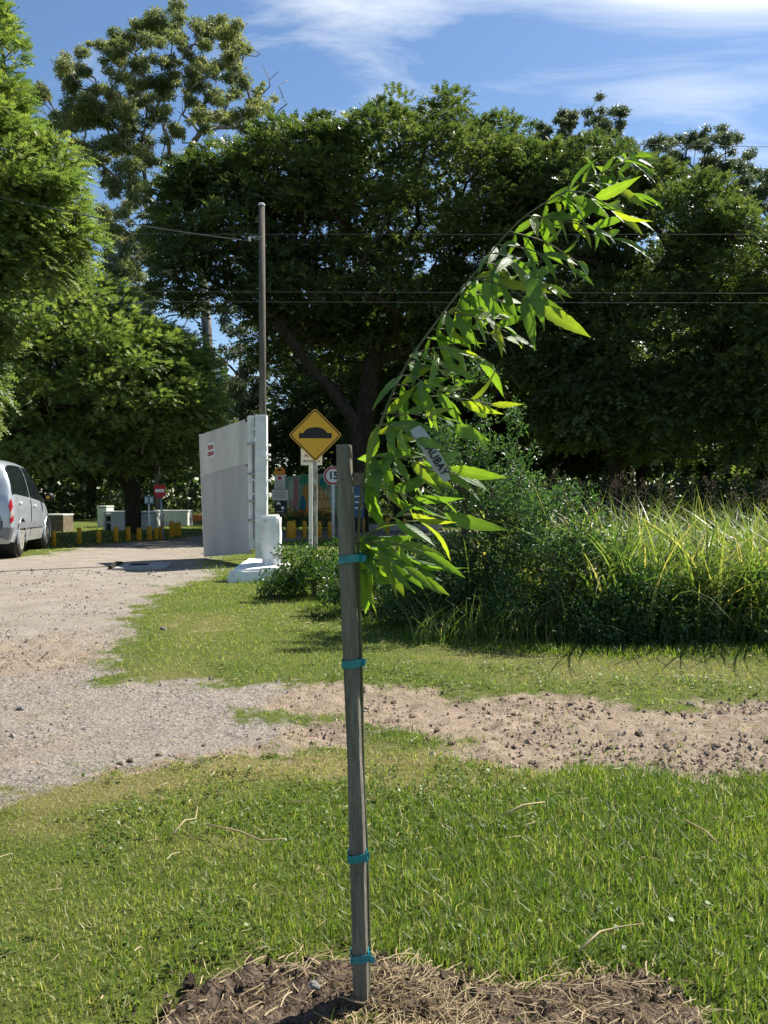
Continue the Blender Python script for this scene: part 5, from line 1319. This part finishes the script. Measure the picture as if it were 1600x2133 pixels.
mural('green_leaf', 'mur_leaf', [(623, 1006), (626, 992), (638, 989), (650, 994), (644, 1003), (634, 1012)], 2)
mural('green_leaf', 'mur_leaf', [(665, 1010), (667, 998), (673, 993), (679, 1002), (681, 1014), (676, 1022)], 2)
mural('teal_leaf', 'mur_teal', [(667, 1006), (669, 998), (673, 996), (675, 1004), (672, 1012)], 3)
mural('pink_leaf', 'mur_pink', [(682, 1022), (684, 1008), (689, 1006), (686, 1018)], 2)
for body, py in (('BIEN', 1030), ('VENI', 1051), ('DOS', 1071)):
    text_obj('lettering', body, .30, M['mur_text'], e, (P(690, py, d).x - bs.x, -.016, P(690, py, d).z), .0, 'RIGHT', depth=.002, xs=.85)
# dark blue board right of the stake
d = 20.5; bs = P(747, 1122, d); e = empty('blue_notice_board', (bs.x, d, 0), 'dark blue information board half hidden right of the stake', 'sign')
z0, z1 = P(747, 1078, d).z, P(747, 1012, d).z; w_ = S(22, d)
MB().box((0, 0, (z0 + z1) / 2), (w_, .03, z1 - z0)).build('board', M['sign_blue'], e)
MB().box((0, .01, z1 + S(14, d)), (w_ * .95, .03, S(26, d))).build('brown_board', M['grill_stone'], e)
for s_ in (-1, 1): MB().box((s_ * w_ * .4, .05, z1 / 2 + .1), (.05, .05, z1 + .2)).build('leg', M['pole'], e)
for k in range(4): MB().box((0, -.018, z1 - .12 - .14 * k), (w_ * .7, .004, .03)).build('text_line', M['sign_white'], e) if k else None
# left signs
d = 20.0; bs = P(340, 1124, d); e = empty('no_entry_sign', (bs.x, d, 0), 'red no entry sign with white bar on a leaning post by the yellow bollards', 'sign')
zc_ = P(333, 1023, d).z; ox = P(333, 1023, d).x - bs.x; w_ = S(12, d)
MB().tube([(0, .03, -.05), (ox * .9, .03, zc_)], .026, 8).build('post', M['steel'], e, True)
MB().prism(shift([(-w_, -w_ * .5), (-w_ * .6, -w_ * 1.1), (w_ * .6, -w_ * 1.1), (w_, -w_ * .5), (w_, w_ * 1.1), (-w_, w_ * 1.1)], ox, zc_), -.01, 0).build('panel', M['sign_red'], e)
MB().box((ox, -.013, zc_ + .01), (w_ * 1.6, .004, w_ * .55)).build('white_bar', M['sign_white'], e)
d = 20.6; bs = P(311, 1126, d); e = empty('small_blue_sign', (bs.x, d, 0), 'small pale blue and white sign on a thin post beside the no entry sign', 'sign')
MB().tube([(0, .02, -.05), (-.01, .02, P(311, 1030, d).z)], .022, 8).build('post', M['sign_white'], e, True)
z0, z1 = P(310, 1050, d).z, P(310, 1033, d).z
MB().box((0, 0, (z0 + z1) / 2), (S(19, d), .012, z1 - z0)).build('panel', solid('pale blue sign', (0.14, 0.24, 0.34), None, rough=.5), e)
for s_ in (-1, 1): MB().box((s_ * S(5, d), -.009, (z0 + z1) / 2), (S(6, d), .004, (z1 - z0) * .6)).build('white_field', M['sign_white'], e)

# ------------------------------------------------------------------ bollards
BW = S(11, 18) / 2
def bollard(px, top, bot, label, wide=1.0, d=None):
    g = G(px, bot) if d is None else P(px, bot, d)
    h = S(bot - top, g.y)
    e_ = empty('yellow_bollard', (g.x, g.y, 0), label, 'bollard', 'yellow bollards along the road')
    w_ = S(10.5, g.y) / 2 * wide
    MB().lathe([(w_ * 1.02, -.05), (w_ * .98, h * .5), (w_ * .94, h * .94)], 'z', (0, 0, 0), 10).build('shaft', M['bollard'], e_, True)
    MB().lathe([(w_ * .94, h * .94), (w_ * .86, h * .985), (w_ * .4, h)], 'z', (0, 0, 0), 10).build('cap', M['bollard'], e_, True)
    return e_
bl = [(112, 1104, 1138.5, 'sunlit yellow bollard nearest the car, first of the row'), (165, 1099, 1133, 'second yellow bollard from the car in the left row'), (206, 1105, 1131, 'third yellow bollard from the car, a short one'),
      (242, 1097, 1128, 'yellow bollard in front of the largest white grill'), (267, 1097, 1127, 'yellow bollard in front of the dark trunk of the round tree'), (290, 1099, 1126, 'yellow bollard just left of the small blue sign'),
      (311.5, 1096, 1124.5, 'yellow bollard at the foot of the small blue sign'), (326, 1098, 1123, 'sunlit yellow bollard between the two left sign posts'), (337, 1096, 1122.5, 'sunlit yellow bollard at the foot of the no entry sign'),
      (357.5, 1085, 1118, 'tall sunlit yellow bollard right of the no entry sign'), (367, 1089, 1114, 'yellow bollard half hidden in the last trio of the left row'), (372.5, 1088, 1116, 'last yellow bollard of the left row before the gate')]
for b_ in bl: bollard(*b_)
for px, tp, bt, lab, wd in ((607, 1085, 1121, 'wide yellow block bollard right of the white pillar', 1.9), (634.5, 1085, 1120, 'slim yellow bollard left of the bump sign post', .9), (666, 1086, 1120, 'yellow bollard just right of the bump sign post', .8), (687, 1086, 1119, 'yellow bollard beside the speed limit post', .8),
                            (757, 1080, 1110, 'orange-yellow bollard right of the blue board', .7), (807, 1077, 1112, 'yellow bollard behind the sapling leaves', .9), (843, 1080, 1113, 'dark yellow bollard furthest right behind the sapling', .8)):
    bollard(px, tp, bt, lab, wd)
# ------------------------------------------------------------------ barbecue grills
def grill(px0, px1, top, bot, d, label, mat, opening=True, trim=None):
    x0, x1 = P(px0, bot, d).x, P(px1, bot, d).x; z0, z1 = 0, P(px0, top, d).z
    w_ = x1 - x0; e_ = empty('barbecue_grill', ((x0 + x1) / 2, d, 0), label, 'grill', 'masonry grills under the trees')
    m_ = MB()
    if opening:
        m_.box((w_ * .14, .4, z1 / 2 + .01), (w_ * .72, .8, z1 + .02)); m_.box((-w_ * .46, .4, z1 / 2), (w_ * .08, .8, z1)); m_.box((-w_ * .32, .4, z1 - .04), (w_ * .2, .8, .08)); m_.box((-w_ * .32, .42, z1 * .48), (w_ * .2, .7, .08)); m_.box((-w_ * .32, .75, z1 * .5), (w_ * .2, .1, z1 * .9))
    else: m_.box((0, .4, z1 / 2), (w_, .8, z1))
    m_.build('body', M[mat], e_, False, .015)
    if opening: MB().box((-w_ * .32, .66, z1 * .72), (w_ * .19, .08, z1 * .36)).build('hearth', M['soot_shadow'], e_)
    MB().box((0, .4, z1 + .045), (w_ * 1.04, .86, .05)).build('top_slab', M[trim or mat], e_, False, .01)
    return e_
grill(215, 271, 1070, 1101, 26.0, 'largest white masonry grill with a dark hearth behind the bollards', 'grill_white')
grill(286, 320, 1070, 1103, 26.5, 'white masonry grill right of the dark trunk behind the small blue sign', 'grill_white', False)
grill(322, 391, 1067, 1092, 30.0, 'long low pale grill furthest right, beside the gate', 'grill_white')
grill(203, 222, 1058, 1095, 29.0, 'tall narrow grey grill chimney behind the largest white grill', 'grill_white', False)
grill(92, 132, 1076, 1106, 25.0, 'brown masonry grill with pale trim just right of the car', 'grill_stone', True, 'grill_white')
o = MB().box((0, 0, .12), (3.4, .5, .24)).build('orange_kerb', M['orange_kerb'], None, False, .02); q = P(405, 1078, 34); o.location = (q.x, 34, .28 - .2); setp(o, 'low orange painted wall seen just left of the gate', 'wall')
b = MB().box((0, 0, .1), (3.6, .35, .2)).build('pale_kerb', M['concrete'], None, False, .02); q = P(800, 1095, 26); b.location = (q.x, 26, 0); setp(b, 'pale concrete kerb of the bed behind the sapling', 'kerb')
# flower plants in front of the mural
for i, (px, d, m_, lab) in enumerate(((600, 23.2, 'flower_yellow', 'yellow flowering plant left of the mural foot'), (615, 23.4, 'flower_red', 'red flowering plant under the pink mural stripe'), (630, 23.2, 'flower_red', 'orange-red flowering plant under the teal mural leaf'), (643, 23.5, 'flower_red', 'red flowering plant beside the bump sign post'), (670, 23.2, 'flower_red', 'red flowering plant under the mural lettering'), (688, 23.3, 'flower_yellow', 'yellow flowering plant beside the speed limit post'))):
    e = empty('flower_plant', at(px, d), lab, 'plant', 'flowering plants in front of the mural')
    n = 140; p = RNG.normal(0, 1, (n, 3)) * [.14, .12, .13] + [0, 0, .36]; p[:, 2] = np.abs(p[:, 2])
    f_ = oval_leaves(p, unit(RNG.normal(0, .6, (n, 3)) + [0, 0, .5]), RNG.uniform(.1, .24, n), RNG.uniform(.03, .06, n), RNG.uniform(.3, 1, n))
    link('foliage', np_mesh('foliage', f_[0], [f_[1]], M['bush'], False, {'tint': f_[2]}), e)
    n = 46; p = RNG.normal(0, 1, (n, 3)) * [.16, .12, .08] + [0, -.05, .58]
    f_ = oval_leaves(p, unit(RNG.normal(0, 1, (n, 3))), RNG.uniform(.05, .10, n), RNG.uniform(.04, .07, n), RNG.uniform(0, 1, n))
    link('flowers', np_mesh('flowers', f_[0], [f_[1]], M[m_], False), e)

# ------------------------------------------------------------------ wires
def wire(name, a, b_, sag, r_, label, group):
    pts = [a.lerp(b_, k / 24) - Vector((0, 0, sag * 4 * (k / 24) * (1 - k / 24))) for k in range(25)]
    setp(MB().tube(pts, r_, 5).build(name, M['wire'], None, True), label, 'wire', group)
for y0_, y1_, r_, lab in ((486, 487, .009, 'highest thin power line crossing in front of the dark trees'), (604, 611, .009, 'upper of the two lower power lines crossing the dark trees'), (625, 631, .009, 'lowest power line crossing the dark trees')):
    wire('power_line', P(-300, y0_, 18.6), P(2100, y1_, 18.6), 0.02, r_ * .4, lab, 'power lines across the trees')
wire('service_wire', P(521, 502, 14.1), P(-420, 300, 12.0), 0.16, .009, 'service wire running from the utility pole up to the left', 'service wire to the pole')
wire('sky_wire', P(1300, 300, 40), P(2100, 316, 40), 0.0, .014, 'thin wire against the sky at the far upper right', 'far wire')

# ------------------------------------------------------------------ car
def catmull(P4, t):
    p0, p1, p2, p3 = P4
    return 0.5 * (2 * p1 + (p2 - p0) * t + (2 * p0 - 5 * p1 + 4 * p2 - p3) * t * t + (3 * p1 - p0 - 3 * p2 + p3) * t ** 3)
ST = np.array([  # y, then (w,z) x6 from sill to roof centre
    (-2.06, .60, .40, .68, .48, .70, .56, .68, .62, .50, .66, 0, .68),
    (-2.03, .74, .33, .79, .45, .81, .62, .79, .86, .64, .95, 0, .98),
    (-1.97, .78, .28, .83, .45, .845, .68, .81, .98, .68, 1.14, 0, 1.19),
    (-1.88, .79, .26, .845, .45, .855, .70, .825, 1.02, .67, 1.36, 0, 1.42),
    (-1.74, .80, .25, .85, .45, .86, .70, .83, 1.03, .64, 1.52, 0, 1.58),
    (-1.45, .80, .24, .855, .45, .865, .70, .835, 1.02, .62, 1.585, 0, 1.64),
    (-0.8, .80, .24, .855, .45, .865, .70, .84, 1.00, .62, 1.61, 0, 1.665),
    (0.0, .80, .24, .855, .45, .865, .70, .84, .97, .62, 1.60, 0, 1.655),
    (0.45, .80, .24, .855, .45, .865, .70, .84, .95, .62, 1.53, 0, 1.58),
    (0.85, .80, .24, .85, .45, .86, .70, .83, .93, .65, 1.30, 0, 1.34),
    (1.20, .80, .24, .85, .45, .855, .69, .82, .91, .70, 1.05, 0, 1.09),
    (1.45, .79, .25, .84, .45, .845, .68, .80, .87, .68, .95, 0, .98),
    (1.80, .74, .28, .79, .45, .79, .64, .75, .78, .62, .84, 0, .87),
    (2.02, .60, .34, .66, .45, .66, .58, .62, .66, .50, .69, 0, .70),
    (2.08, .45, .40, .50, .46, .50, .54, .46, .58, .36, .60, 0, .61)])
def car_pt(u, v):                       # u in stations, v in profile points 0..5
    i = int(min(max(math.floor(u), 0), len(ST) - 2)); t = u - i
    rows = [ST[min(max(k, 0), len(ST) - 1)] for k in (i - 1, i, i + 1, i + 2)]
    r_ = catmull(rows, t)
    pts = r_[1:].reshape(6, 2)
    j = int(min(max(math.floor(v), 0), 4)); s_ = v - j
    q = catmull([pts[min(max(k, 0), 5)] for k in (j - 1, j, j + 1, j + 2)], s_)
    return np.array([max(q[0], 0), r_[0], q[1]])
WH = [(-1.28, .31), (1.30, .31)]
us_ = np.linspace(0, len(ST) - 1, 113); vs_ = np.linspace(0, 5, 31)
grid = np.array([[car_pt(u, v) for v in vs_] for u in us_])
car_loc_r = P(47, 1158, 14.35)
car = empty('parked_car', (0, 0, 0), 'pale blue-silver people carrier parked at the left edge on the gravel', 'car')
fv, ff = [], []
for sgn in (1, -1):
    o_ = len(fv); nv = len(vs_)
    for i in range(len(us_)):
        for j in range(nv): fv.append((sgn * grid[i, j, 0], grid[i, j, 1], grid[i, j, 2]))
    for i in range(len(us_) - 1):
        for j in range(nv - 1):
            c = (grid[i, j] + grid[i + 1, j + 1]) / 2
            if any((c[1] - wy) ** 2 + (c[2] - wz) ** 2 < .335 ** 2 for wy, wz in WH) and c[0] > .6 and c[2] < .70: continue
            q = (o_ + i * nv + j, o_ + (i + 1) * nv + j, o_ + (i + 1) * nv + j + 1, o_ + i * nv + j + 1)
            ff.append(q[::-1] if sgn > 0 else q)
b = MB(); b.add(fv, ff)
b.box((0, 0, .34), (1.46, 3.9, .22))
b.build('body', M['car_paint'], car, True)
MB().box((0, -2.045, .53), (1.36, .05, .30)).build('rear_panel', M['car_trim'], car, False, .01)
for s_ in (1, -1):
    for wy, wz in WH:                                   # wheel housings
        MB().lathe([(.36, .52 * s_), (.36, .80 * s_)] if s_ > 0 else [(.36, -.80), (.36, -.52)], 'x', (0, wy, wz), 24).build('wheel_housing', M['black'], car)
        arch = [(.853 * s_, wy + .352 * math.cos(a), wz + .352 * math.sin(a)) for a in np.linspace(-.25, math.pi + .25, 20)]
        MB().tube(arch, .022, 6).build('arch_trim', M['car_paint'], car, True)
def skin(name, mat, u0, u1, v0f, v1f, nu=14, nv_=6, off=.006, parent=None, side=1):
    b_ = MB(); v = []; f = []
    for i in range(nu + 1):
        u = u0 + (u1 - u0) * i / nu; va, vb = v0f(u), v1f(u)
        for j in range(nv_ + 1):
            w_ = va + (vb - va) * j / nv_
            p = car_pt(u, w_); du = car_pt(min(u + .05, len(ST) - 1), w_) - car_pt(max(u - .05, 0), w_); dv = car_pt(u, min(w_ + .03, 5)) - car_pt(u, max(w_ - .03, 0))
            nn = np.cross(du, dv); nn = nn / max(np.linalg.norm(nn), 1e-9)
            if nn[0] < 0 and p[0] > .3: nn = -nn
            if nn[1] > 0 and u < 3 and p[0] < .3: nn = -nn
            q = p + nn * off; v.append((q[0] * side, q[1], q[2]))
    for i in range(nu):
        for j in range(nv_): f.append((i * (nv_ + 1) + j, (i + 1) * (nv_ + 1) + j, (i + 1) * (nv_ + 1) + j + 1, i * (nv_ + 1) + j + 1))
    b_.add(v, f); return b_.build(name, M[mat], parent or car, True)
lo = lambda u: 3.06
def hi(u): return 3.06 + .84 * min(1, max(0.02, (u - 2.6) / 1.1)) ** .6 * min(1, max(0.02, (10.1 - u) / 2.0)) ** .7
for s_ in (1, -1):
    skin('quarter_window', 'glass', 2.75, 4.55, lo, hi, side=s_)
    skin('rear_door_window', 'glass', 4.62, 6.35, lo, hi, side=s_)
    skin('front_door_window', 'glass', 6.45, 9.9, lo, hi, side=s_)
    lens = skin('tail_light', 'lamp_red', 0.9, 1.9, lambda u: 1.75, lambda u: 3.05, off=.010, side=s_)
    skin('indicator_lens', 'lamp_clear', 0.92, 1.86, lambda u: 2.15, lambda u: 2.55, off=.014, parent=lens, side=s_)
    skin('side_moulding', 'car_trim', 4.3, 9.1, lambda u: 1.12, lambda u: 1.55, off=.014, side=s_)
    skin('sill_panel', 'car_dust', 4.7, 9.0, lambda u: 0.02, lambda u: .95, off=.004, side=s_)
    skin('door_seam', 'black', 6.36, 6.42, lambda u: .5, lambda u: 3.0, 1, 12, .005, side=s_)
    skin('door_seam', 'black', 4.50, 4.53, lambda u: 1.7, lambda u: 3.0, 1, 12, .005, side=s_)
    for u in (4.8, 6.6):
        p = car_pt(u + .15, 2.72); MB().box((p[0] * s_ + .012 * s_, p[1], p[2]), (.03, .16, .035)).build('door_handle', M['sign_white'], car, False, .01)
    mm = MB().lathe([(.05, -.09), (.085, -.05), (.09, .03), (.05, .06)], 'y', (.98 * s_, .78, 1.05), 14).build('mirror', M['black'], car, True)
    MB().box((.93 * s_, .78, 1.03), (.12, .04, .04)).build('mirror_arm', M['black'], mm)
    if s_ > 0: MB().box((.965, .685, 1.045), (.055, .003, .055)).build('sticker', M['yellow'], mm)
skin('bumper', 'car_trim', 0.0, 2.1, lambda u: .0, lambda u: 1.30, 12, 6, .022)
skin('bumper', 'car_trim', 0.0, 2.1, lambda u: .0, lambda u: 1.30, 12, 6, .022, side=-1)
for s_ in (1, -1): skin('rear_window', 'glass', 2.0, 3.7, lambda u: 4.12, lambda u: 5.0, side=s_)
for s_ in (1, -1):
    for wy, wz in WH:
        t = MB().lathe([(.20, .64), (.29, .645), (.31, .67), (.31, .80), (.295, .835), (.20, .84)] if s_ > 0 else [(.20, -.84), (.295, -.835), (.31, -.80), (.31, -.67), (.29, -.645), (.20, -.64)], 'x', (0, wy, wz), 28).build('wheel', M['tyre'], car, True)
        rm = MB().lathe([(.205, .845), (.20, .85), (.175, .838), (.06, .832), (.03, .842)] if s_ > 0 else [(.03, -.842), (.06, -.832), (.175, -.838), (.20, -.85), (.205, -.845)], 'x', (0, wy, wz), 24)
        for k in range(6):
            a = k * math.pi / 3; rm.box((.846 * s_, wy + .11 * math.cos(a), wz + .11 * math.sin(a)), (.014, .03, .03))
        rm.build('rim', M['rim'], t, False)
head = math.radians(13)
car.rotation_euler = (math.radians(-1.0), 0, head)
wloc = Vector((.85, WH[0][0], 0)); wloc.rotate(Matrix.Rotation(head, 3, 'Z'))
tgt = P(46, 1159, 14.4)
car.location = (tgt.x - wloc.x, tgt.y - wloc.y, 0.012)
print('leaflets', nleaf, 'objects', len(COL.objects), 'tris', sum(len(o.data.polygons) for o in COL.objects if o.type == 'MESH'))
